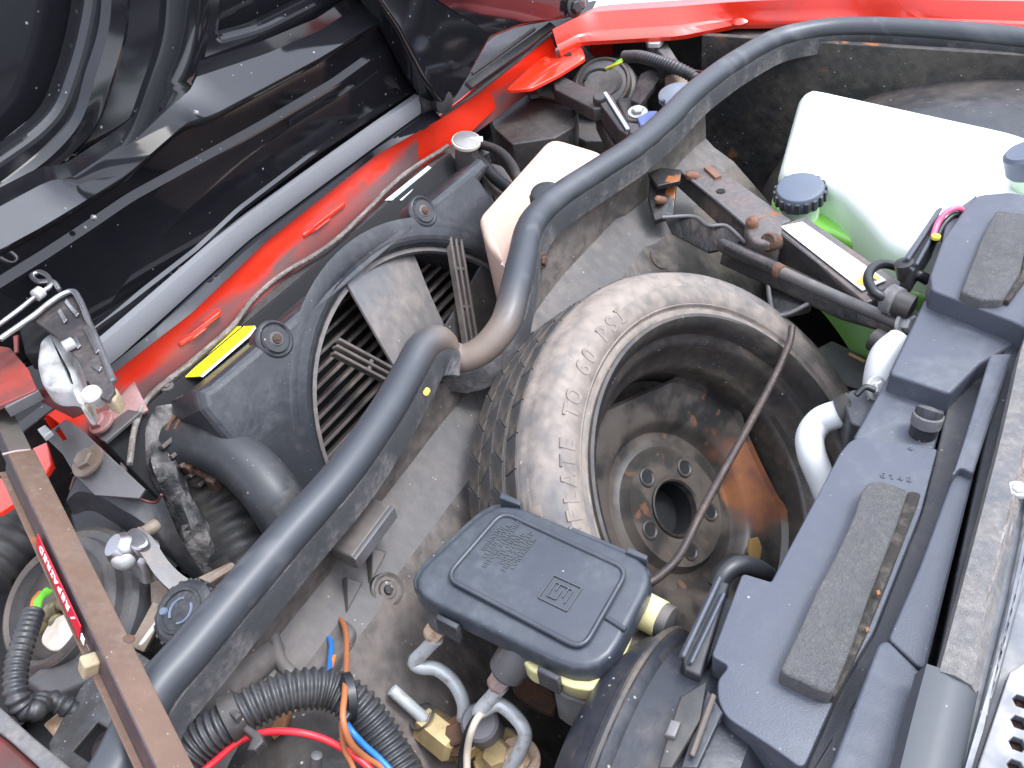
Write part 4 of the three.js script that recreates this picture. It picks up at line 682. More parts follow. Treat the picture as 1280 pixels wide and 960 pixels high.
  const pw = thing('pink_wire', 'pink wire looping into the wiring trough', 'wire'); part('wire', tube(onH([[1166, 296, -.008], [1172, 280, -.002], [1182, 266, .006], [1196, 260, .008], [1206, 266, -.005]], 0), .0032, { n: 24, rad: 10 }), mt.wirePink, pw); part('dark_mate', tube(onH([[1170, 300, -.01], [1180, 280, -.004], [1194, 268, .0], [1204, 274, -.01]], 0), .0032, { n: 24, rad: 10 }), mt.cable, pw); part('yellow_splice', boltGeo(at(1170, 296, -.004), V3(0, 1, 0), .003), mt.wireYellow, pw);
}
{ // narrow dark trough and hose on the near side of the housing
  const t = thing('connector_trough', 'narrow black tray standing beside the heater housing corner', 'tray');
  part('tray', slab(onH([[898, 724], [912, 728], [876, 846], [856, 836], [852, 818]], -.04), .05, { b: .003 }), mt.hvacDark, t);
  part('tray_edge', bar(at(852, 822, -.036), at(899, 722, -.036), .0035, .006), mt.hvac, t); part('tray_edge', bar(at(862, 830, -.037), at(904, 742, -.037), .003, .006), mt.hvac, t); part('tray_side', slab(onH([[905, 744], [928, 750], [890, 822], [876, 844], [866, 832]], -.05), .02, { b: .003 }), mt.hvacDark, t);
  const h = thing('vacuum_hose', 'curved black hose coming out from under the heater housing corner', 'hose');
  part('hose', tube(onH([[896, 734, -.05], [904, 718, -.045], [920, 707, -.045], [940, 709, -.055], [962, 722, -.075]], 0), .0085, { n: 30 }), mt.cable, h);
  const p = thing('coolant_pipe', 'bright bent aluminium pipe between wheel rim and heater housing', 'pipe');
  part('pipe', tube(onH([[1044, 640, -.15], [1030, 606, -.13], [1014, 566, -.105], [1013, 544, -.095], [1026, 526, -.085], [1046, 518, -.075], [1060, 514, -.07]], 0), .0138, { n: 50, rad: 24 }), mt.alu, p);
  part('pipe_joint', tube(onH([[1052, 517, -.073], [1068, 510, -.066]], 0), .017, { n: 6, rad: 20 }), mt.dark, p);
  const v = thing('pipe_valve', 'dark hexagonal valve block at the end of the bent aluminium pipe', 'valve');
  part('block', slab(onH([[1052, 496], [1064, 486], [1096, 488], [1094, 512], [1078, 534], [1062, 528]], -.055), .04, { b: .006, r: .004 }), mt.hvacDark, v); part('wire', tube(onH([[1070, 494, -.045], [1082, 484, -.04], [1094, 488, -.042]], 0), .003, { n: 14, rad: 8 }), mt.cable, v); part('nut', boltGeo(at(1096, 486, -.05), V3(.6, .5, .3), .008), mt.cast, v);
  const p2 = thing('upper_pipe', 'short grey aluminium pipe stub above the valve block', 'pipe');
  part('pipe', tube(onH([[1098, 500, -.09], [1100, 470, -.07], [1108, 444, -.055], [1126, 428, -.05]], 0), .0155, { n: 30, rad: 22 }), mt.alu, p2); part('sleeve', tube(onH([[1092, 424, -.06], [1108, 432, -.06]], 0), .0125, { n: 8, rad: 18 }), mt.dark, p2);
  const s = thing('pressure_switch', 'black plug connector with grey collar and looped cable beside the jack end', 'switch');
  part('collar', tube(onH([[1110, 372, -.03], [1122, 378, -.03]], 0), .0155, { n: 8, rad: 24 }), mt.sealGrey, s); part('plug', tube(onH([[1120, 377, -.03], [1140, 385, -.032]], 0), .0135, { n: 8, rad: 22 }), mt.dark, s);
  part('cable', tube(onH([[1110, 374, -.026], [1094, 366, -.02], [1085, 350, -.018], [1090, 336, -.02], [1104, 330, -.024], [1124, 334, -.03], [1144, 340, -.036]], 0), .0052, { n: 50 }), mt.cable, s);
  part('tail', tube(onH([[1136, 352, -.04], [1146, 344, -.03], [1160, 350, -.035]], 0), .006, { n: 16 }), mt.cable, s);
}
// ------------------------------------------------------------------ cowl
{
  const t = thing('cowl_seal', 'worn grey rubber seal strip running along the cowl edge', 'seal');
  const c = [[1330, 260], [1304, 380], [1282, 440], [1262, 530], [1240, 620], [1214, 720], [1196, 790], [1180, 850]];
  part('seal_face', sweep(onH(c, .012), [[-.016, -.012], [-.019, -.002], [-.014, .006], [-.004, .009], [.004, .007], [.005, -.012]], { n: 80, crease: .7 }), mt.sealGrey, t);
  part('worn_strip', sweep(onH(c.map(([x, y]) => [x + 20, y + 3]), .014), [[-.006, -.012], [-.007, 0], [-.003, .005], [.004, .004], [.007, -.001], [.006, -.012]], { n: 80 }), mt.sealEdge, t);
  part('smooth_end', sweep(onH([[1182, 846], [1164, 920], [1146, 1000]], .012), [[-.018, -.012], [-.019, -.002], [-.012, .005], [.0, .007], [.012, .006], [.016, -.01]], { n: 20, crease: .8 }), mt.rubber, t);
  const k = thing('scuttle', 'scuffed grey cowl panel along the right edge of the picture', 'cowl panel');
  part('panel', slab(onH([[1326, 440], [1306, 500], [1282, 580], [1258, 660], [1238, 730], [1214, 830], [1196, 900], [1184, 1000], [1300, 1000], [1420, 700], [1420, 440]], .006), .02, { b: .003 }), mt.cowl, k);
  part('panel_step', slab(onH([[1286, 600], [1312, 590], [1292, 690], [1252, 840], [1226, 930], [1206, 1000], [1196, 1000], [1222, 900], [1262, 740], [1278, 660]], .014), .012, { b: .004, r: .006 }), mt.cowl, k);
  part('panel_groove', tube(onH([[1196, 858], [1190, 900], [1176, 990]], .0075), .002, { n: 16, rad: 8 }), mt.paper, k);
  part('fixing', boltGeo(at(1272, 612, .018), V3(0, 1, .1), .0045), mt.cast, k);
  const g = thing('cowl_grille', 'honeycomb vent grille in the bottom right corner of the picture', 'grille');
  const G = (x, y) => at(x, y, .016), outline = [G(1284, 830), G(1400, 760), G(1400, 1020), G(1230, 1020), G(1252, 940)];
  const o = G(1272, 930), ax = G(1276, 880).sub(o).normalize(), ay = V3(0, 1, 0).cross(ax).normalize(); let hexes = [];
  for (let i = -12; i < 14; i++) for (let j = -4; j < 14; j++) { const c = o.clone().addScaledVector(ax, (i + (j & 1) * .5) * .0142).addScaledVector(ay, -j * .0123), h = []; for (let q = 0; q < 6; q++) h.push(c.clone().addScaledVector(ax, .0056 * Math.sin(q * Math.PI / 3)).addScaledVector(ay, .0056 * Math.cos(q * Math.PI / 3))); hexes.push([c, h]); }
  // keep the holes inside the sheet
  const plate = [[1262, 840], [1420, 740], [1420, 1060], [1206, 1060], [1222, 960]].map(p => G(...p));
  const ins = (c) => { let k2 = false; for (let i = 0, j = plate.length - 1; i < plate.length; j = i++) if ((plate[i].z > c.z) !== (plate[j].z > c.z) && c.x < (plate[j].x - plate[i].x) * (c.z - plate[i].z) / (plate[j].z - plate[i].z) + plate[i].x) k2 = !k2; return k2; };
  const ok = hexes.filter(([c, h]) => h.every(ins) && ins(c.clone().addScaledVector(ax, .008)) && ins(c.clone().addScaledVector(ax, -.008)) && ins(c.clone().addScaledVector(ay, .008)) && ins(c.clone().addScaledVector(ay, -.008)));
  part('honeycomb', slab(plate, .006, { b: .001, holes: ok.map(h => h[1]), face: V3(0, 1, 0) }), mt.cowl, g);
  const under = part('mesh_backing', slab(plate.map(p => p.clone().add(V3(0, -.009, 0))), .002, { b: .0005, face: V3(0, 1, 0) }), mt.meshBack, g);
}
// ------------------------------------------------------------------ brake master cylinder, booster and pipes
{
  const t = thing('brake_reservoir', 'brake fluid reservoir with dark rectangular lid beside the spare wheel', 'reservoir');
  const Y = -.045, L = (a, y = Y) => a.map(p => at(p[0], p[1], y));
  const quad = [[499, 733], [622, 619], [826, 706], [750, 852]];
  const c = [674, 728], sc = (k, a = quad) => a.map(p => [c[0] + (p[0] - c[0]) * k, c[1] + (p[1] - c[1]) * k]);
  const lid = part('lid', slab(L(quad), .018, { r: [.036, .030, .036, .034], b: .006, face: V3(0, 1, 0), taper: .001 }), mt.lid, t);
  part('lid_skirt', slab(L(sc(1.012), Y - .014), .008, { r: .034, b: .0015, face: V3(0, 1, 0) }), mt.lid, lid);
  const inner = [[557, 722], [628, 640], [785, 712], [728, 812]];
  part('lid_panel', slab(L(inner, Y + .0035), .005, { r: .012, b: .0026, face: V3(0, 1, 0) }), mt.lid, lid);
  const rimP = roundPoly(L(inner, Y + .0036), .012); rimP.push(rimP[0].clone(), rimP[1].clone());
  part('lid_bead', tube(rimP, .0022, { n: 120, rad: 8, smooth: false, caps: false }), mt.lid, lid);
  part('lid_bead', tube(L([[758, 772], [782, 787]], Y + .001), .002, { n: 8, rad: 8 }), mt.lid, lid);
  // embossed warning lines and maker's mark: nested square brackets
  const ex = at(700, 700, Y).sub(at(600, 655, Y)).normalize(), ey = V3(0, 1, 0).cross(ex).normalize(), eb = (s, px, py, size, flip) => { const g = textGeo(s, size, .0008), x = ey.clone().negate(), y = ex.clone(); g.applyMatrix4(new THREE.Matrix4().makeBasis(flip ? x : x.negate(), flip ? y : y.negate(), V3(0, 1, 0))); g.translate(...at(px, py, Y + .0034).toArray()); return g; };
  const tx = []; ['WARNING', 'CLEAN COVER', 'BEFORE REMOVING', 'USE ONLY', 'DOT 3 FLUID', 'FROM A SEALED', 'CONTAINER'].forEach((s, i) => tx.push(eb(s, 618 + i * 6.4, 674 + i * 3.2, .0044, false)));
  part('embossed_text', merge(tx), mt.lidText, lid);
  const o = at(700, 741, Y + .0042), sq = (u, v) => o.clone().addScaledVector(ex, u * .001).addScaledVector(ey, v * .001), seg = (u0, v0, u1, v1, w = .0012) => bar(sq(u0, v0), sq(u1, v1), w, .0016, { y: V3(0, 1, 0), r: .0004 });
  part('maker_mark', merge(seg(-13, -12, 13, -12), seg(13, -12, 13, 12), seg(-13, -12, -13, 12), seg(-13, 12, 13, 12), seg(-8, 7, 8, 7), seg(-8, -7, -8, 7), seg(8, -7, 8, 7), seg(0, -7, 0, 3), seg(-8, -7, 0, -7), seg(-4, 0, -4, 7), seg(4, -3, 4, 7)), mt.lidText, lid);
  for (const [x, y] of [[798, 692], [640, 624]]) part('lid_clip', slab(L([[x - 14, y - 10], [x + 12, y + 2], [x + 10, y + 8], [x - 16, y - 2]], Y + .002), .016, { b: .0015 }), mt.lid, lid);
  for (const [x, y] of [[560, 775], [687, 840]]) part('lid_clip', slab(L([[x - 14, y - 10], [x + 14, y + 4], [x + 10, y + 12], [x - 16, y - 2]], Y - .008), .02, { b: .002 }), mt.hvacDark, lid);
  part('tank', slab(L([[640, 800], [690, 690], [800, 740], [790, 800], [766, 848], [744, 864], [704, 858]], Y - .018), .026, { r: .012, b: .002, taper: -.006, face: V3(0, 1, 0) }), mt.resv, t, 'yellowish translucent plastic tank');
  part('tank', slab(L([[560, 745], [620, 660], [690, 690], [640, 790]], Y - .018), .05, { r: .012, b: .002, taper: -.006, face: V3(0, 1, 0) }), mt.resv, t);
  part('overflow_lip', slab(L([[650, 822], [664, 816], [690, 832], [684, 844], [664, 840]], Y - .022), .016, { r: .006, b: .003 }), mt.resv, t);
}
{
  const t = thing('master_cylinder', 'grey cast brake master cylinder under the fluid reservoir', 'cylinder');
  const ax = at(800, 790, -.12).sub(at(600, 700, -.12)).normalize();
  const a = at(556, 716, -.125), b = at(860, 850, -.125);
  part('casting', slab([[690, 860], [760, 800], [842, 826], [846, 850], [790, 898], [706, 872]].map(p => at(p[0], p[1], -.10)), .045, { b: .004, r: .004, face: V3(0, 1, 0) }), mt.castGrey, t);
  part('barrel', tube([a, b], .026, { n: 20, rad: 24 }), mt.grey, t);
  const sd = V3(0, 1, 0).cross(ax).normalize();
  for (const [x, y, m] of [[551, 779, mt.tanPale], [632, 840, mt.pinkish]]) {
    const c = at(x + 6, y - 8, -.088), n = at(x - 14, y + 20, -.108).sub(c).normalize();
    part('port', lathe([[0, .010], [.012, .010], [.0155, .006], [.0165, -.008], [.0165, -.03]], c, n, { seg: 28 }), mt.grey, t);
    part('port_nut', lathe([[0, .026], [.007, .026], [.0092, .022], [.0098, .008], [.0098, .0]], c, n, { seg: 6, crease: .3 }), m, t);
  }
  const pc = thing('plug_cap', 'short cream coloured plastic plug between reservoir lid and black booster', 'plug');
  part('cap', tube(hs([[803, 762, -.085], [826, 774, -.085]], 0), .0155, { n: 10, rad: 28 }), mt.ivory, pc); part('collar', tube(hs([[826, 774, -.085], [838, 780, -.085]], 0), .0145, { n: 6, rad: 24 }), mt.grey, pc);
}
{
  const t = thing('brake_booster', 'big black round brake booster drum at the bottom edge below the heater housing', 'booster');
  const c = at(792, 990, -.16), ax = at(760, 940, -.16).sub(at(860, 985, -.16)); ax.y = 0; ax.normalize(); ax.set(-1, -.06, .0).normalize();
  part('drum', lathe([[0, .05], [.05, .05], [.07, .044], [.105, .03], [.118, .018], [.122, .008], [.128, .006], [.130, .0], [.126, -.006], [.122, -.01], [.120, -.06], [.112, -.085], [.09, -.1]], c, ax, { seg: 90, crease: .5 }), mt.booster, t);
  part('rolled_rim', lathe([[.127, .003], [.1312, .0028], [.1322, .0005], [.1312, -.002], [.127, -.003]], c, ax, { seg: 90 }), mt.boosterRim, t);
  const b = thing('booster_bracket', 'layered dark metal straps lying on the booster drum', 'bracket');
  part('strap', slab(hs([[850, 870], [884, 850], [876, 900], [840, 960], [822, 960], [838, 908]], -.022), .006, { b: .0015 }), mt.dark, b);
  part('strap', slab(hs([[884, 860], [904, 890], [872, 960], [850, 960]], -.026), .006, { b: .0015 }), mt.booster, b);
  part('strap_fold', slab(hs([[838, 898], [852, 902], [844, 922], [830, 918]], -.018), .006, { b: .0015 }), mt.bracket, b);
  part('strap_edge', bar(at(892, 868, -.021), at(864, 946, -.021), .004, .004), mt.rimEdge, b);
  const s = thing('booster_bolt', 'tan hexagon bolt head beside the booster drum', 'bolt'); part('head', boltGeo(at(744, 916, -.15), V3(-.6, .4, .5), .011), mt.tanMetal, s);
}
{
  const g = (n, l, p, r, extra) => { const t = thing(n, l, 'brake pipe', 'brake pipes at the valve'); part('pipe', tube(p.map(q => at(...q)), r, { n: 70, rad: 16 }), mt.line, t); if (extra) extra(t); return t; };
  g('brake_pipe', 'grey steel brake pipe curving from the left reservoir port to the brass nut', [[546, 798, -.105], [532, 812, -.12], [518, 829, -.135], [526, 834, -.138], [545, 836, -.14], [566, 852, -.15], [579, 878, -.165], [579, 898, -.18], [568, 920, -.21]], .0062);
  g('brake_pipe', 'grey steel brake pipe looping from the second reservoir port off the bottom edge', [[628, 856, -.115], [614, 872, -.125], [599, 890, -.14], [606, 886, -.138], [622, 880, -.135], [644, 896, -.145], [656, 916, -.155], [650, 938, -.17], [630, 972, -.2]], .0062);
  g('brake_pipe', 'short straight brake pipe end left of the brass valve', [[490, 862, -.150], [510, 880, -.163], [532, 900, -.18]], .0056, t => part('flare_nut', boltGeo(at(528, 896, -.178), at(534, 902, -.184).sub(at(520, 890, -.17)).normalize(), .008), mt.tin, t));
  g('brake_pipe', 'small bent brake pipe between grey plug and looping pipe', [[612, 938, -.2], [624, 922, -.195], [634, 916, -.195], [642, 922, -.2], [630, 950, -.21]], .0048);
  const v = thing('brake_valve', 'brass brake valve with hexagon unions beside the bottom edge', 'valve');
  const o = hs([[532, 902, -.2], [552, 886, -.2], [596, 920, -.2], [572, 946, -.2]], 0);
  part('body', slab(o, .03, { b: .003 }), mt.brass, v); part('body', slab(hs([[590, 950], [620, 930], [676, 960], [660, 990], [600, 990]], -.2), .03, { b: .003 }), mt.brass, v);
  { const a = at(530, 902, -.19), b2 = at(562, 928, -.19), dd = b2.clone().sub(a).normalize(); part('union', lathe([[0, .042], [.012, .042], [.0165, .038], [.0165, .002], [.012, -.002], [0, -.002]], a, dd, { seg: 6, crease: .3 }), mt.brass, v); part('flange', slab(hs([[556, 922], [584, 896], [604, 926], [578, 948]], -.185), .012, { b: .002 }), mt.brass, v); } part('union', boltGeo(at(571, 920, -.182), V3(-.1, .95, .3), .0105), mt.rust, v); part('union', boltGeo(at(624, 944, -.195), V3(-.1, .9, .3), .014), mt.brass, v);
  part('union', boltGeo(at(648, 950, -.19), V3(.1, .9, .3), .012), mt.tanPale, v);
  const p = thing('pressure_plug', 'round grey plastic plug with two wires beside the brass valve', 'plug');
  const pn = at(606, 906, -.17).sub(at(600, 920, -.2)).normalize(), c = at(604, 908, -.175);
  part('body', lathe([[0, .02], [.014, .02], [.0165, .017], [.017, -.02]], c, V3(.1, .95, .25), { seg: 32 }), mt.plugGrey, p); part('key', box(.012, .012, .03, c.clone().add(V3(0, .014, -.012)), { r: .002 }), mt.plugGrey, p);
  part('wire', tube(hs([[608, 890, -.14], [598, 896, -.135], [590, 912, -.14], [584, 940, -.16], [584, 980, -.18]], 0), .0032, { n: 30, rad: 8 }), mt.wireWhite, p); part('wire', tube(hs([[604, 890, -.142], [594, 898, -.14], [585, 914, -.145], [578, 940, -.165], [576, 980, -.185]], 0), .0032, { n: 30, rad: 8 }), mt.cable, p);
  const r = thing('rusty_tab', 'rusty steel tab on the well floor under the reservoir', 'bracket');
  part('tab', slab(hs([[640, 838], [660, 842], [700, 872], [690, 894], [660, 880], [640, 862]], -.2), .006, { b: .0015, r: .006 }), mt.rust, r); part('tab', slab(hs([[604, 836], [620, 820], [624, 842], [612, 856]], -.22), .006, { b: .0015 }), mt.rustOrange, r);
  const fl = thing('near_frame_rail', 'dark frame rail crossing the well floor under the brake pipes', 'rail');
  part('rail', slab(hs([[640, 900], [720, 870], [790, 930], [760, 1000], [600, 1000]], -.3), .05, { b: .006, r: .01 }), mt.tubDark, fl);
}
// ------------------------------------------------------------------ loom and loose wires at the bottom edge
{
  const t = thing('wiring_loom', 'fat black corrugated wiring loom arching along the bottom edge', 'wiring loom');
  const p = hs([[216, 966, -.045], [250, 928, -.04], [290, 900, -.035], [330, 876, -.035], [372, 862, -.04], [412, 862, -.05], [444, 880, -.06], [470, 912, -.075], [496, 955, -.09], [520, 1000, -.1]], 0);
  part('conduit', corrug(p, .0158, .0056, .17), mt.conduit, t);
  const ax = p[3].clone().sub(p[2]).normalize();
  part('band', tube([at(283, 902, -.035), at(303, 890, -.035)], .0182, { n: 8, rad: 20 }), mt.dark, t);
  part('band_ear', slab(hs([[276, 884], [288, 880], [302, 892], [294, 900]], -.018), .012, { b: .002 }), mt.dark, t); part('band_tail', slab(hs([[308, 904], [326, 916], [330, 926], [318, 938], [308, 936], [314, 922], [302, 912]], -.02), .008, { b: .002 }), mt.dark, t);
  const tie = thing('cable_tie', 'small black cable tie holding the brown wire on the loom', 'cable tie'); part('loop', tube([at(430, 872, -.048), at(440, 870, -.05)].map((q, i) => q), .0178, { n: 4, rad: 18 }), mt.cable, tie); part('head', box(.008, .006, .008, at(431, 896, -.028)), mt.cable, tie);
  const w = (n, l, q, r, m) => solo(n, tube(hs(q, 0), r, { n: 70, rad: 10 }), m, l, 'wire');
  w('red_wire', 'bright red wire arching below the corrugated loom', [[240, 976, -.045], [268, 952, -.045], [300, 926, -.04], [335, 915, -.035], [375, 916, -.035], [410, 926, -.045], [450, 950, -.06], [480, 980, -.07]], .0026, mt.wireRed);
  w('brown_wire', 'brown wire rising from the ledge hole and passing over the loom', [[416, 771, -.125], [426, 775, -.112], [432, 790, -.10], [433, 822, -.075], [431, 866, -.03], [429, 900, -.026], [438, 928, -.04], [456, 946, -.06], [480, 962, -.075], [500, 985, -.08]], .0024, mt.wireBrown);
  w('blue_wire', 'short blue wire looping out of the ledge left of the brown wire', [[403, 800, -.125], [410, 797, -.115], [414, 806, -.108], [413, 822, -.10], [411, 846, -.085]], .0024, mt.wireBlue);
  w('blue_wire', 'blue wire running under the loom at the bottom edge', [[412, 846, -.085], [424, 880, -.08], [438, 912, -.05], [456, 932, -.06], [474, 948, -.07], [500, 976, -.08]], .0024, mt.wireBlue);
  w('thin_brown_wire', 'thin brown wire hanging from the cable tie', [[427, 900, -.03], [428, 920, -.04], [431, 938, -.05], [440, 956, -.06], [450, 985, -.07]], .0020, mt.wireBrown);
  w('thin_orange_wire', 'thin orange wire crossing the short blue wire', [[418, 820, -.10], [414, 834, -.095], [411, 850, -.085]], .0018, mt.wireOrange);
  const b = thing('strut_dome', 'dark domed housing with a threaded stud under the loom', 'housing');
  part('dome', lathe([[0, .03], [.03, .028], [.06, .018], [.08, -.004], [.086, -.03], [.088, -.08]], at(372, 985, -.13), V3(0, 1, .1), { seg: 60 }), mt.tubDark, b);
  part('stud', tube(hs([[394, 962, -.07], [396, 944, -.055]], 0), .0042, { n: 10, rad: 12, rfn: u => 1 + .08 * Math.sin(u * 60) }), mt.grey, b);
  const wc = thing('well_corner_pressing', 'light grey rounded pressing in the well corner behind the loom', 'pressing');
  part('pressing', slab(hs([[352, 792], [372, 770], [424, 764], [446, 786], [412, 842], [392, 868], [366, 832]], -.112), .03, { r: .008, b: .006 }), mt.ledge, wc); part('rib', tube(hs([[238, 896, -.075], [290, 850, -.085], [330, 818, -.10], [352, 806, -.12]], 0), .017, { n: 24, rad: 18 }), mt.ledge, wc); part('fold', tube(hs([[330, 775, -.085], [342, 800, -.09], [350, 826, -.10], [368, 846, -.11]], 0), .006, { n: 20 }), mt.ledge, wc);
  const rr = thing('rust_patch_bracket', 'rust stained bracket edge between loom and red wire', 'bracket'); part('edge', slab(hs([[352, 888], [362, 884], [356, 908], [340, 920], [334, 914]], -.09), .006, { b: .0015 }), mt.rustOrange, rr);
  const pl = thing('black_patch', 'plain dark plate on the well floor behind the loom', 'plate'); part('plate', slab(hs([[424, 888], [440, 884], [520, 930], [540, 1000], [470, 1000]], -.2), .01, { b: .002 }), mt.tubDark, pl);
}
// ------------------------------------------------------------------ bonnet prop
{
  const t = thing('bonnet_prop', 'rusty brown telescopic bonnet prop crossing the lower left corner', 'prop rod');
  const A = at(-16, 470, .10), M = at(30, 585, .082), B = at(240, 990, .03), d = B.clone().sub(A).normalize(), view = M.clone().sub(CAM).normalize();
  const side = d.clone().cross(view).normalize(); if (side.dot(RIGHT) < 0) side.negate(); const up = side.clone().cross(d); if (up.dot(view) > 0) up.negate();
  const tilt = side.clone().applyAxisAngle(d, .0), chan = (a, b, w, h, th, name, mm) => {
    const c = a.clone().lerp(b, .5), l = a.distanceTo(b);
    const X = d, S2 = side.clone().addScaledVector(up, -.35).normalize(), N2 = S2.clone().cross(X).normalize(); if (N2.dot(up) < 0) N2.negate();
    const p = []; p.push(part(name + '_top', box(l, th, w, c.clone().addScaledVector(S2, w * .0), { x: X, y: N2, r: .0012 }), mm[0], t));
    part(name + '_side', box(l, h, th, c.clone().addScaledVector(S2, -w * .5).addScaledVector(N2, -h * .5 + th * .5), { x: X, y: N2, r: .0012 }), mm[1], t);
    part(name + '_side', box(l, h, th, c.clone().addScaledVector(S2, w * .5).addScaledVector(N2, -h * .5 + th * .5), { x: X, y: N2, r: .0012 }), mm[0], t);
    return [S2, N2];
  };
  const [S2, N2] = chan(M.clone().addScaledVector(d, -.02), B, .0185, .019, .0016, 'channel', [mt.prop, mt.propDark]);
  chan(A, M.clone().addScaledVector(d, .01), .0155, .015, .0014, 'inner_tube', [mt.propTube, mt.propDark]);
  const Msh = M.clone().addScaledVector(d, -.02);
  part('channel_mouth', tube([-1, -.5, 0, .5, 1].map(k => Msh.clone().addScaledVector(S2, k * .0098).addScaledVector(N2, .001 - Math.abs(k) * .001)), .0012, { n: 12, rad: 8 }), mt.pinkish, t);
  const lw = S2.clone().multiplyScalar(-.0115), low = (p, k) => p.clone().add(lw).addScaledVector(N2, -k);
  part('flange', box(M.distanceTo(B) + .02, .0014, .006, low(Msh.clone().lerp(B, .5), .019), { x: d, y: N2, r: .0006 }), mt.prop, t);
  // red sticker with white lettering on the side of the channel
  const s0 = atP(48, 665, Msh.clone().addScaledVector(S2, -.0102), S2), s1 = atP(104, 762, Msh.clone().addScaledVector(S2, -.0102), S2), sc = s0.clone().lerp(s1, .5), sl = s0.distanceTo(s1);
  const cc = Msh.clone().addScaledVector(d, sc.clone().sub(Msh).dot(d)).addScaledVector(S2, -.0105).addScaledVector(N2, -.0085);
  const st = part('red_label', box(sl, .013, .0008, cc, { x: d, y: N2, r: .0002 }), mt.sticker, t, 'red sticker with white slanted letters');
  const g = textGeo('/ REPAIRED', .0064, .0003); g.scale(.8 * sl / (g.boundingBox.max.x - g.boundingBox.min.x), 1, 1); g.applyMatrix4(new THREE.Matrix4().makeShear ? new THREE.Matrix4().set(1, .3, 0, 0, 0, 1, 0, 0, 0, 0, 1, 0, 0, 0, 0, 1) : new THREE.Matrix4());
  g.applyMatrix4(new THREE.Matrix4().makeBasis(d.clone().negate(), N2.clone().negate(), d.clone().cross(N2))); g.translate(...cc.clone().addScaledVector(N2, .0045).addScaledVector(S2, -.0006).toArray());
  part('label_lettering', g, mt.white, st);
  for (const [x, y] of [[110, 750], [116, 768]]) { const q = atP(x, y, cc, S2); part('white_dash', box(.006, .006, .0006, Msh.clone().addScaledVector(d, q.sub(Msh).dot(d)).addScaledVector(S2, -.0106).addScaledVector(N2, -.009), { x: d, y: N2, r: .0001 }), x < 112 ? mt.white : mt.grey, st); }
  const q = at(119, 795, .07);
  const qq = Msh.clone().addScaledVector(d, q.clone().sub(Msh).dot(d)).addScaledVector(S2, -.012).addScaledVector(N2, -.014);
  part('stop_clip', box(.011, .014, .011, qq, { x: d, y: N2, r: .002 }), mt.clipTan, t, 'tan square clip on the channel edge');
  part('dimple', lathe([[0, .0005], [.003, .0006], [.004, 0]], atP(161, 800, Msh, N2).addScaledVector(N2, .001), N2, { seg: 16 }), mt.rust, t);
}
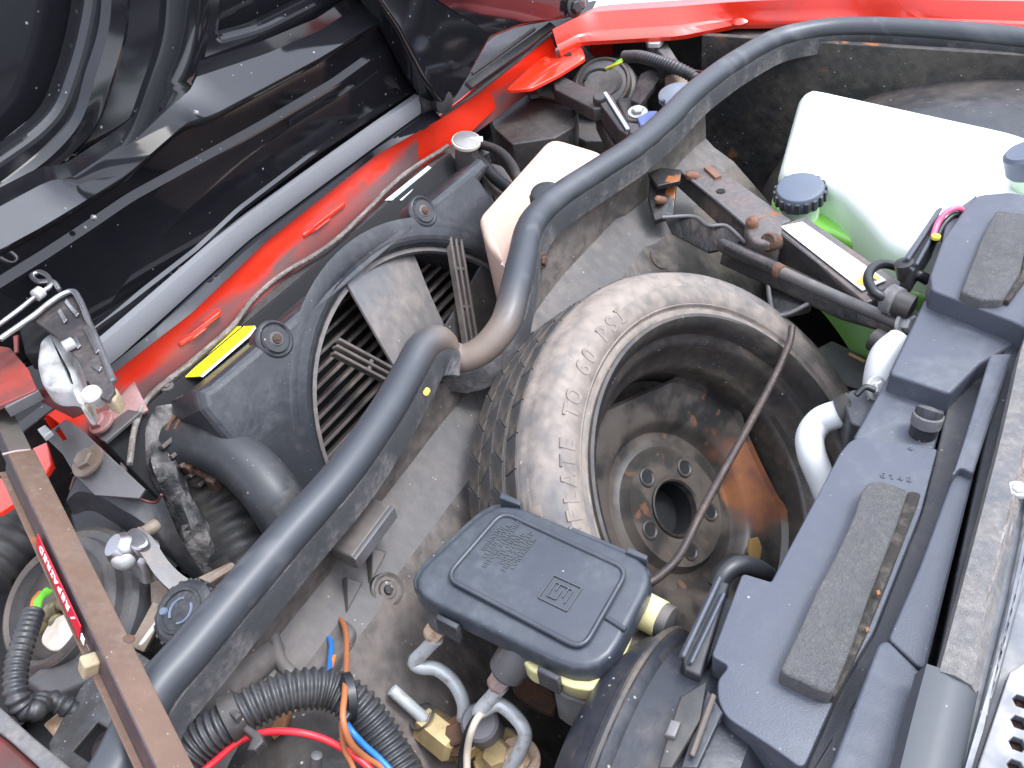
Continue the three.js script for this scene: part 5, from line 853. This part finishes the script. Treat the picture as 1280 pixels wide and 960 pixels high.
// ------------------------------------------------------------------ bonnet latch at the left edge
{
  const t = thing('bonnet_latch', 'dark latch plate with bright worn edges at the left edge in front of the bonnet', 'latch');
  const P = (x, y, h = .045) => at(x, y, h + .09);
  part('plate', slab([P(38, 398), P(74, 372), P(98, 368), P(112, 400), P(136, 462), P(143, 488), P(134, 500), P(118, 492), P(96, 448), P(70, 420)], .004, { b: .001 }), mt.latchDark, t);
  part('bright_rim', tube([[0, 424, .05], [40, 396, .05], [76, 369, .05], [90, 364, .05], [99, 374, .049], [110, 400, .047], [124, 432, .046], [138, 468, .045], [142, 476, .045]].map(q => P(...q)), .0027, { n: 60, rad: 10 }), mt.chrome, t);
  part('link_rod', tube([[-10, 412, .055], [20, 390, .055], [48, 368, .055], [62, 358, .055], [60, 346, .055], [48, 340, .055], [40, 344, .055], [48, 352, .055], [66, 352, .055], [74, 362, .052]].map(q => P(...q)), .0023, { n: 70, rad: 10 }), mt.chrome, t);
  part('rod_joint', tube([P(44, 370, .056), P(52, 364, .056)], .0055, { n: 6, rad: 14 }), mt.cast, t);
  for (const [a, b] of [[[82, 376], [97, 394]], [[106, 408], [122, 440]], [[93, 422], [99, 434]], [[114, 454], [126, 462]], [[74, 388], [82, 402]]]) part('worn_edge', bar(P(...a, .0475), P(...b, .0475), .004, .0012), mt.chrome, t);
  part('pawl', slab([P(48, 424, .03), P(66, 412, .03), P(82, 426, .03), P(92, 446, .03), P(98, 470, .03), P(108, 494, .03), P(106, 508, .03), P(100, 508, .03), P(86, 484, .03), P(64, 486, .03), P(50, 478, .03), P(44, 452, .03)], .02, { b: .006, r: .008 }), mt.cast, t, 'white worn cast pawl');
  part('pawl_tip', slab([P(100, 496, .028), P(108, 494, .028), P(109, 506, .028), P(105, 511, .028)], .012, { b: .002 }), mt.clipTan, t);
  part('pawl_pin', tube([P(80, 434, .05), P(92, 428, .05)], .005, { n: 6, rad: 14 }), mt.cast, t);
  part('plate_tip', slab([P(124, 484, .042), P(138, 476, .042), P(148, 488, .042), P(142, 502, .042), P(130, 498, .042)], .014, { b: .003, r: .004 }), mt.clipTan, t);
  part('roller', lathe([[0, .008], [.006, .008], [.0075, .006], [.0075, -.006]], P(118, 496, .042), V3(.3, .9, .3), { seg: 20 }), mt.cast, t);
  part('back_plate', slab([P(22, 408, .02), P(60, 392, .02), P(80, 410, .02), P(60, 440, .02), P(30, 440, .02)], .02, { b: .003 }), mt.black, t);
  const r = thing('latch_bracket', 'folded red latch bracket at the left edge below the latch', 'bracket');
  part('top', slab([P(-30, 428, .02), P(12, 434, .02), P(36, 462, .02), P(46, 486, .02), P(6, 504, .02), P(-30, 520, .02)], .004, { b: .001, r: .003 }), mt.redFaded, r);
  part('front_edge', slab([P(4, 502, .018), P(46, 484, .018), P(48, 488, .018), P(6, 510, .018)], .01, { b: .001 }), mt.bracket, r);
  part('gusset', slab([P(28, 498, .012), P(62, 482, .012), P(108, 516, .0), P(94, 522, -.01), P(60, 504, .0)], .004, { b: .001 }), mt.redDark, r);
  part('upright', slab([P(16, 420, .03), P(22, 418, .03), P(22, 440, .02), P(17, 442, .02)], .004, { b: .001 }), mt.redFaded, r);
  const Q = (x, y, h) => at(x, y, h); const b = thing('latch_bolt_plate', 'grey slotted bracket plate with one big bolt below the latch', 'bracket');
  part('plate', slab([Q(52, 543, .005), Q(64, 536, .005), Q(84, 525, .005), Q(98, 534, .003), Q(182, 612, -.03), Q(172, 622, -.03), Q(120, 620, -.03), Q(94, 592, -.02), Q(76, 566, -.005)], .004, { b: .001, holes: [[Q(66, 538, .0035), Q(75, 532, .003), Q(84, 548, .0), Q(76, 551, .0)]] }), mt.bracket, b);
  part('bolt', boltGeo(at(109, 576, -.008), V3(-.1, 1, .35), .0105), mt.tanMetal, b);
  part('washer', lathe([[0, .001], [.0155, .001], [.0165, -.001]], at(108, 577, -.010), V3(-.1, 1, .35), { seg: 30 }), mt.tanMetal, b);
  part('clip', slab([Q(46, 536, .012), Q(56, 530, .012), Q(64, 538, .012), Q(54, 546, .012)], .006, { b: .002 }), mt.cast, b);
  const rp = thing('corner_plate', 'pale red corner plate with bolt where the nose panel ends', 'bracket');
  part('plate', slab([Q(100, 518, -.01), Q(150, 478, -.01), Q(164, 469, -.01), Q(184, 508, -.02), Q(176, 520, -.03), Q(132, 550, -.03), Q(116, 540, -.02)], .004, { b: .001 }), mt.redDusty, rp);
  part('bolt', boltGeo(at(126, 528, -.012), V3(-.1, 1, .3), .0085), mt.redDusty, rp); part('grey_arm', slab([Q(132, 530, -.018), Q(160, 512, -.018), Q(176, 514, -.018), Q(132, 552, -.022), Q(124, 548, -.022)], .004, { b: .001 }), mt.bracket, rp);
  const f = thing('black_deflector', 'curved black sheet deflector between bolt plate and torn rubber sheet', 'deflector');
  const l1 = smoothPts(hs([[88, 612, -.03], [96, 594, -.022], [118, 592, -.022], [146, 606, -.03], [176, 624, -.045], [194, 628, -.05], [202, 618, -.04]], 0), 30), l2 = smoothPts(hs([[92, 644, -.06], [112, 638, -.06], [140, 652, -.07], [176, 676, -.085], [210, 696, -.1], [236, 720, -.12], [268, 740, -.13]], 0), 30);
  part('sheet', grid([l1.map(p => p.clone().add(V3(-.002, -.004, -.003))), l1, l1.map((p, i) => p.clone().lerp(l2[i], .4).addScaledVector(UP_VIEW, .01)), l2], .8), mt.deflector, f);
  part('red_edge', tube(l1, .0014, { n: 40, rad: 8 }), mt.redDark, f);
}
// ------------------------------------------------------------------ near headlamp motor and its linkage
{
  const t = thing('headlamp_motor', 'round grey headlamp motor can with cream patch at the left edge', 'motor');
  const c = at(62, 758, -.075), n = V3(-.05, .86, .5).normalize();
  part('can', lathe([[0, -.012], [.046, -.012], [.047, -.010], [.0475, .002], [.052, .004], [.056, .001], [.0565, -.008], [.062, -.009], [.066, -.012], [.067, -.02], [.074, -.022], [.078, -.027], [.079, -.06]], c, n, { seg: 70, crease: .5 }), mt.motor, t);
  part('brown_ring', lathe([[.047, .0025], [.0515, .0046], [.0545, .003]], c, n, { seg: 60 }), mt.rimEdge, t);
  const mp = (x, y, d = 0) => atP(x, y, c.clone().addScaledVector(n, d), n);
  part('end_face', lathe([[0, -.009], [.044, -.009], [.0465, -.0105]], c, n, { seg: 50 }), mt.motorFace, t);
  part('cream_patch', slab([mp(48, 802, .0), mp(60, 778, .0), mp(80, 766, .0), mp(106, 768, .0), mp(110, 786, .0), mp(92, 808, .0), mp(64, 816, .0)], .006, { r: .008, b: .002 }), mt.cream, t, 'cream coloured potting patch');
  for (const [x, y, r] of [[66, 764, .010], [82, 752, .009], [54, 782, .008], [70, 776, .007]]) part('sealant_blob', new THREE.SphereGeometry(r, 18, 12).applyMatrix4(new THREE.Matrix4().makeScale(1, .55, 1)).applyMatrix4(basisFor(n).setPosition(mp(x, y, -.004))), mt.sealant, t);
  const w = thing('motor_loom', 'short corrugated cable with coloured wires entering the near headlamp motor', 'cable');
  part('conduit', corrug([[41, 768, -.035], [30, 800, -.03], [20, 836, -.03], [20, 868, -.035], [30, 886, -.045], [44, 888, -.05], [50, 878, -.055]].map(q => at(...q)), .0095, .0058, .17), mt.conduit, w);
  part('conduit', corrug([[46, 882, -.06], [58, 876, -.062], [72, 878, -.065], [92, 888, -.075]].map(q => at(...q)), .0088, .0058, .17), mt.conduit, w);
  part('orange_wire', tube(hs([[40, 768, -.04], [43, 752, -.045], [50, 742, -.06]], 0), .0028, { n: 14, rad: 8 }), mt.wireOrange, w); part('green_wire', tube(hs([[46, 768, -.038], [50, 750, -.04], [62, 740, -.055]], 0), .0028, { n: 14, rad: 8 }), mt.wireGreen, w); part('green_wire', tube(hs([[44, 767, -.036], [47, 752, -.04], [58, 738, -.055]], 0), .0028, { n: 14, rad: 8 }), mt.wireGreen, w);
  const a = thing('headlamp_linkage', 'bright crank joint and grey arm reaching from the motor under the seal', 'linkage');
  part('knuckle', lathe([[0, .014], [.010, .014], [.014, .009], [.015, 0], [.014, -.012], [.018, -.02]], at(158, 688, -.03), V3(-.3, .9, .4), { seg: 30 }), mt.chrome, a);
  part('joint_ball', new THREE.SphereGeometry(.011, 24, 16).translate(...at(155, 697, -.03).toArray()), mt.cast, a); part('stub', tube(hs([[140, 700, -.03], [158, 694, -.03]], 0), .0055, { n: 8 }), mt.chrome, a);
  part('arm', grid([0, 1].map(k => smoothPts(hs([[166, 664, -.02], [182, 676, -.022], [204, 708, -.035], [226, 728, -.045], [262, 742, -.055], [284, 752, -.06]].map(([x, y, h], i) => [x + (k ? -9 : 7), y + (k ? 12 : -6), h]), 0), 30)).flatMap((r, k) => k ? [r, r.map(p => p.clone().add(V3(0, -.012, 0)))] : [r.map(p => p.clone().add(V3(0, -.012, 0))), r]), .4), mt.linkArm, a, 'curved grey link arm');
  part('arm_head', slab(hs([[152, 668], [168, 656], [184, 668], [186, 680], [170, 688], [158, 682]], -.018), .012, { r: .006, b: .003 }), mt.chrome, a); part('threaded_end', tube(hs([[178, 666, -.03], [196, 656, -.035]], 0), .006, { n: 10, rfn: u => 1 + .1 * Math.sin(u * 50) }), mt.tanMetal, a); part('lower_arm', tube(hs([[166, 692, -.035], [180, 700, -.04], [186, 722, -.06]], 0), .008, { n: 14 }), mt.chrome, a);
  const b = thing('headlamp_bracket', 'tan cast bracket with ribs beside the black screw cap', 'bracket');
  part('wing', slab(hs([[186, 722], [212, 728], [244, 722], [290, 700], [298, 714], [276, 742], [250, 750], [222, 744], [200, 762], [188, 756]], -.075), .012, { b: .003, r: .004 }), mt.tanMetal, b);
  part('rib', bar(at(252, 732, -.065), at(292, 706, -.065), .006, .012), mt.tanMetal, b); part('rib', bar(at(268, 740, -.065), at(298, 714, -.065), .006, .012), mt.rustPale, b);
  part('strut', bar(at(202, 756, -.07), at(172, 812, -.085), .014, .010), mt.tanMetal, b); part('rail', bar(at(206, 768, -.075), at(176, 808, -.085), .005, .012), mt.cast, b);
  part('lower_rail', bar(at(62, 914, -.09), at(106, 878, -.09), .014, .012), mt.tanPale, b);
  part('back_plate', slab(hs([[150, 730], [188, 720], [210, 760], [180, 800], [150, 790]], -.1), .02, { b: .003 }), mt.deflector, b);
  part('rivet', lathe([[0, .003], [.005, .002], [.0055, 0]], at(157, 735, -.095), V3(0, 1, .3), { seg: 16 }), mt.bracket, b);
  const k = thing('screw_cap', 'round black knurled screw cap with ring mark touching the near seal', 'cap');
  const kc = at(236, 768, -.02), kn = V3(-.05, .93, .35).normalize();
  part('cap', lathe([[0, .010], [.016, .010], [.0165, .0115], [.0185, .0115], [.019, .010], [.0225, .0095], [.026, .007], [.0265, -.006], [.023, -.010], [.022, -.04]], kc, kn, { seg: 48, crease: .4 }), mt.capBlack, k);
  const kb = basisFor(kn); for (let i = 0; i < 20; i++) { const q = i / 20 * Math.PI * 2, dd = V3(Math.cos(q), Math.sin(q), 0).applyMatrix4(kb); part('grip_rib', box(.003, .013, .004, kc.clone().addScaledVector(dd, .0266), { x: dd, y: kn, r: .001 }), mt.capBlack, k); }
  for (let i = 0; i < 2; i++) { const pts = []; for (let j = 0; j <= 10; j++) { const q = i * Math.PI + .5 + j / 10 * 2.2, dd = V3(Math.cos(q), Math.sin(q), 0).applyMatrix4(kb); pts.push(kc.clone().addScaledVector(dd, .010).addScaledVector(kn, .0105)); } part('arrow_arc', tube(pts, .0011, { n: 20, rad: 6 }), mt.bluegrey, k); }
  part('button', lathe([[0, .012], [.003, .012], [.0035, .010]], kc.clone().addScaledVector(basisVec(kn, 2.1), .016), kn, { seg: 14 }), mt.bluegrey, k); part('neck', tube([kc.clone().addScaledVector(kn, -.01), kc.clone().addScaledVector(kn, -.06)], .019, { n: 6, rad: 24 }), mt.bluegrey, k);
  const pl = thing('headlamp_carrier', 'dirty grey frame plate with a square hole at the bottom left', 'frame');
  part('plate', slab(hs([[60, 930], [100, 860], [150, 800], [196, 830], [190, 860], [170, 900], [150, 945], [110, 990], [70, 990]], -.07), .006, { b: .0015, holes: [hs([[88, 940], [122, 900], [156, 920], [120, 962]], -.07)] }), mt.plateGrey, pl);
  part('arm', slab(hs([[30, 850], [90, 800], [140, 788], [150, 806], [110, 850], [60, 872]], -.095), .012, { b: .004, r: .006 }), mt.grey, pl); part('arm', slab(hs([[110, 830], [170, 790], [178, 800], [140, 846]], -.09), .01, { b: .003 }), mt.tanMetal, pl);
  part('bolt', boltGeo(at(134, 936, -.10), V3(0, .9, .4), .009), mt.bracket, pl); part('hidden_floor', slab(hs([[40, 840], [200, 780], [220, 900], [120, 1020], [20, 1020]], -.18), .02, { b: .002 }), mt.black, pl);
  const yw = thing('yellow_wire', 'thin yellow wire in the square frame hole', 'wire'); part('wire', tube(hs([[108, 964, -.12], [124, 952, -.115], [140, 946, -.112]], 0), .0022, { n: 12, rad: 8 }), mt.wireYellow, yw);
  const nw = thing('near_wing', 'dark red near wing edge with grey lip in the bottom left corner', 'wing');
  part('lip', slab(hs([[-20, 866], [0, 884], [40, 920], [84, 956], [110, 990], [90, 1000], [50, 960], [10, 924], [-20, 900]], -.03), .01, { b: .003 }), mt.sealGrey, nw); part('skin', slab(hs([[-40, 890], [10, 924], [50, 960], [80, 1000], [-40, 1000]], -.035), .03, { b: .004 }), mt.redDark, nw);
  const dn = thing('lamp_bucket', 'black ribbed lamp bucket behind the prop at the left edge', 'housing');
  part('bucket', corrug(hs([[-20, 720, -.09], [6, 690, -.09], [30, 664, -.095]], 0), .03, .012, .1), mt.dark, dn); part('cover', slab(hs([[86, 640], [120, 632], [150, 650], [150, 690], [120, 700], [96, 680]], -.09), .02, { b: .004, r: .006 }), mt.deflector, dn);
  part('edge', bar(at(94, 672, -.08), at(134, 700, -.08), .004, .004), mt.tanMetal, dn);
  const bx = thing('red_inner_panel', 'bright red inner wing panel showing behind the prop', 'body panel'); part('sheet', slab(hs([[-20, 590], [10, 600], [22, 626], [0, 640], [-20, 640]], -.03), .006, { b: .002 }), mt.red, bx); part('sheet', slab(hs([[40, 560], [58, 552], [66, 580], [56, 594], [44, 580]], -.03), .006, { b: .002 }), mt.red, bx);
}
function basisVec(n, a) { return V3(Math.cos(a), Math.sin(a), 0).applyMatrix4(basisFor(n)); }
// ------------------------------------------------------------------ pale expansion tank and far headlamp gear
{
  const t = thing('expansion_tank', 'pale pinkish white plastic tank with black cap between radiator and seal', 'tank');
  const T = [[688, 170], [806, 198], [760, 236], [700, 300], [668, 340], [640, 336], [606, 300], [598, 270]].map(p => { const q = at(p[0], p[1], -.022); q.x = Math.min(q.x, -.478); return q; });
  part('body', slab(T, .22, { r: [.012, .02, .02, .02, .02, .02, .03, .03], b: .014, face: V3(0, 1, 0), taper: -.01, crease: 1.2 }), mt.tank, t);
  const c = at(683, 246, .006), n = V3(.1, .95, .2).normalize();
  part('cap', lathe([[0, .010], [.015, .010], [.0185, .0085], [.020, .005], [.020, -.012], [.016, -.016]], c, n, { seg: 36 }), mt.capBlack, t); const kb = basisFor(n); for (let i = 0; i < 16; i++) { const q = i / 16 * Math.PI * 2, d = V3(Math.cos(q), Math.sin(q), 0).applyMatrix4(kb); part('cap_rib', box(.003, .013, .003, c.clone().addScaledVector(d, .02).addScaledVector(n, -.003), { x: d, y: n, r: .001 }), mt.capBlack, t); }
  part('neck', lathe([[.0165, -.01], [.0165, -.03]], c, n, { seg: 30 }), mt.tank, t);
}
{
  const b = thing('dark_box', 'black box cover between radiator cap and far headlamp motor', 'box');
  part('box', slab(hs([[610, 140], [632, 122], [660, 118], [722, 130], [718, 158], [694, 172], [640, 180], [618, 160]], -.07), .15, { b: .004, r: .004 }), mt.dark, b); part('rust_edge', bar(at(662, 118, -.068), at(712, 129, -.068), .004, .003), mt.rust, b); part('tab', slab(hs([[655, 112], [668, 108], [674, 118], [664, 120]], -.06), .006, { b: .001 }), mt.grey, b); part('tab', slab(hs([[716, 128], [726, 130], [720, 138]], -.06), .01, { b: .001 }), mt.grey, b);
  part('lower_box', slab(hs([[720, 140], [752, 152], [756, 176], [732, 176], [716, 168]], -.12), .06, { b: .003 }), mt.motor, b);
  const t = thing('far_headlamp_motor', 'round stepped grey headlamp motor beyond the pale tank', 'motor');
  const c = at(752, 104, -.065), n = V3(.15, .78, .6).normalize();
  part('can', lathe([[0, .004], [.03, .004], [.0305, .001], [.044, .0], [.050, -.003], [.052, -.012], [.058, -.014], [.061, -.02], [.062, -.05], [.068, -.055], [.07, -.1]], c, n, { seg: 60, crease: .45 }), mt.motor, t);
  part('face', lathe([[0, .006], [.024, .006], [.026, .003]], c.clone().addScaledVector(RIGHT, .012), n, { seg: 40 }), mt.motorFace, t); part('groove', tube([[731, 101], [736, 92], [748, 87], [758, 88]].map(q => atP(...q, c.clone().addScaledVector(n, .003), n)), .003, { n: 24, rad: 8 }), mt.black, t); part('ring', lathe([[.044, .001], [.046, .003], [.05, .001], [.051, -.004]], c, n, { seg: 60 }), mt.motorFace, t);
  const a = thing('far_headlamp_bracket', 'black steel arms and bright edged link beside the far headlamp motor', 'bracket');
  part('arm', slab(hs([[686, 92], [698, 92], [752, 118], [756, 134], [742, 136], [694, 112]], -.03), .02, { b: .003 }), mt.dark, a); part('link', slab(hs([[742, 118], [750, 112], [764, 118], [788, 158], [784, 168], [774, 162], [752, 132]], -.025), .03, { b: .003, r: .003 }), mt.latchDark, a); part('bright_edge', bar(at(756, 116, -.022), at(785, 162, -.022), .006, .004), mt.bluegreyPale, a);
  part('link_foot', slab(hs([[744, 140], [758, 138], [784, 178], [782, 190], [766, 184]], -.06), .03, { b: .003 }), mt.dark, a); part('rear_arm', slab(hs([[800, 92], [812, 86], [830, 92], [800, 130], [788, 124]], -.06), .01, { b: .003, r: .004 }), mt.latchDark, a); part('boss', lathe([[0, .006], [.008, .006], [.010, .003], [.01, -.004]], at(749, 124, -.022), V3(.2, .9, .3), { seg: 20 }), mt.dark, a); part('upper_arm', bar(at(724, 62, -.05), at(740, 78, -.06), .016, .012), mt.motor, a); part('cross_tube', tube(hs([[724, 76, -.06], [760, 74, -.06], [788, 72, -.06]], 0), .006, { n: 12 }), mt.dark, a);
  part('foot_rail', slab(hs([[782, 152], [822, 158], [822, 170], [786, 166]], -.06), .012, { b: .002 }), mt.motor, a); part('casting', slab(hs([[770, 122], [800, 120], [814, 140], [806, 152], [782, 150]], -.08), .02, { b: .006, r: .008 }), mt.motor, a); part('nut', boltGeo(at(797, 140, -.06), V3(.1, .95, .2), .010), mt.cast, a); part('blue_clip', slab(hs([[796, 146], [812, 138], [822, 138], [812, 154], [800, 156]], -.055), .01, { b: .003 }), mt.blueClip, a);
  const w = thing('far_motor_loom', 'black corrugated cable with green wire arching over the far headlamp motor', 'cable');
  part('conduit', corrug(hs([[781, 71, -.02], [800, 71, -.012], [826, 78, -.012], [848, 86, -.015], [866, 96, -.025], [878, 112, -.04]], 0), .0105, .006, .14), mt.conduit, w); part('green_wire', tube(hs([[782, 72, -.02], [772, 78, -.025], [762, 86, -.04]], 0), .003, { n: 12, rad: 8 }), mt.wireGreen, w); part('yellow_wire', tube(hs([[781, 74, -.022], [772, 80, -.027], [758, 86, -.04]], 0), .0028, { n: 12, rad: 8 }), mt.wireYellow, w);
  const k = thing('far_screw_cap', 'flat blue grey oval cap with two dots beside the far seal', 'cap');
  const kc = at(846, 121, -.02), kn = V3(0, .97, .22).normalize(); part('cap', lathe([[0, .008], [.024, .008], [.0275, .006], [.028, -.001], [.025, -.004]], kc, kn, { seg: 44 }), mt.bluegrey, k); part('body', lathe([[.023, -.003], [.025, -.03], [.024, -.07]], kc, kn, { seg: 36 }), mt.capBlack, k); for (const [x, y] of [[829, 126], [858, 118]]) part('dot', lathe([[0, .001], [.003, .001], [.0035, 0]], atP(x, y, kc.clone().addScaledVector(kn, .0085), kn), kn, { seg: 12 }), mt.dark, k);
  const j = thing('far_linkage', 'bright metal crank joint below the far wing edge', 'linkage'); part('ball', lathe([[0, .012], [.010, .011], [.014, .004], [.014, -.01], [.01, -.02]], at(818, 54, -.02), V3(.1, .9, .3), { seg: 26 }), mt.chrome, j); part('arm', slab(hs([[806, 48], [822, 43], [832, 50], [852, 82], [842, 86], [826, 66]], -.024), .012, { b: .003, r: .004 }), mt.linkArm, j); part('head', slab(hs([[806, 46], [820, 42], [830, 48], [824, 54], [810, 54]], -.012), .008, { b: .002, r: .004 }), mt.cast, j); part('sleeve', slab(hs([[820, 72], [832, 62], [838, 76], [828, 84]], -.03), .02, { b: .003 }), mt.black, j); part('clip', slab(hs([[834, 74], [846, 72], [850, 80], [838, 82]], -.018), .008, { b: .002 }), mt.bracket, j);
  const wi = thing('dark_wire', 'thin dark red wire stretched below the far wing', 'wire'); part('wire', tube(hs([[846, 82, -.05], [868, 88, -.055], [884, 90, -.055], [930, 84, -.05]], 0), .002, { n: 20, rad: 8 }), mt.redDark, wi);
  const ct = thing('tan_casting', 'pale tan metal casting behind the blue grey oval cap', 'casting'); part('body', slab(hs([[830, 92], [856, 92], [870, 108], [862, 116], [838, 114]], -.05), .03, { b: .006, r: .008 }), mt.tanMetal, ct);
}
// ------------------------------------------------------------------ the rest of the car that the bonnet mirrors
{
  const t = thing('windscreen', 'dark raked windscreen glass behind the cowl, outside the picture', 'windscreen');
  part('glass', slab([V3(.26, .03, .12), V3(.26, .03, -1.5), V3(1.05, .46, -1.35), V3(1.05, .46, .0)], .006, { b: .001, face: V3(-.4, 1, 0) }), mt.glassDark, t);
  part('roof', slab([V3(1.05, .455, .02), V3(1.05, .455, -1.37), V3(2.3, .5, -1.3), V3(2.3, .5, -.05)], .04, { b: .01, face: V3(0, 1, 0) }), mt.red, t);
  const sp = thing('scuttle_tray', 'dark scuttle tray between cowl grille and windscreen foot, outside the picture', 'scuttle'); part('tray', slab([V3(.135, -.004, .09), V3(.135, -.004, -1.44), V3(.30, .03, -1.44), V3(.30, .03, .09)], .02, { b: .003, face: V3(0, 1, 0) }), mt.hvacDark, sp);
  const w = thing('near_wing', 'red top of the near wing in front of the viewer, outside the picture', 'wing');
  part('skin', slab([V3(-.85, -.01, .10), V3(1.0, .03, .10), V3(1.0, -.02, .32), V3(-.85, -.06, .30)], .04, { b: .012, face: V3(0, 1, 0) }), mt.red, w);
}
// ------------------------------------------------------------------ every thing's origin goes to its base
for (const g of all) {
  g.updateMatrixWorld(true); const b = new THREE.Box3().setFromObject(g); if (b.isEmpty()) continue;
  const c = b.getCenter(V3()); c.y = b.min.y; g.position.copy(c); for (const k of g.children) k.position.sub(c);
}
renderer.render(scene, camera);
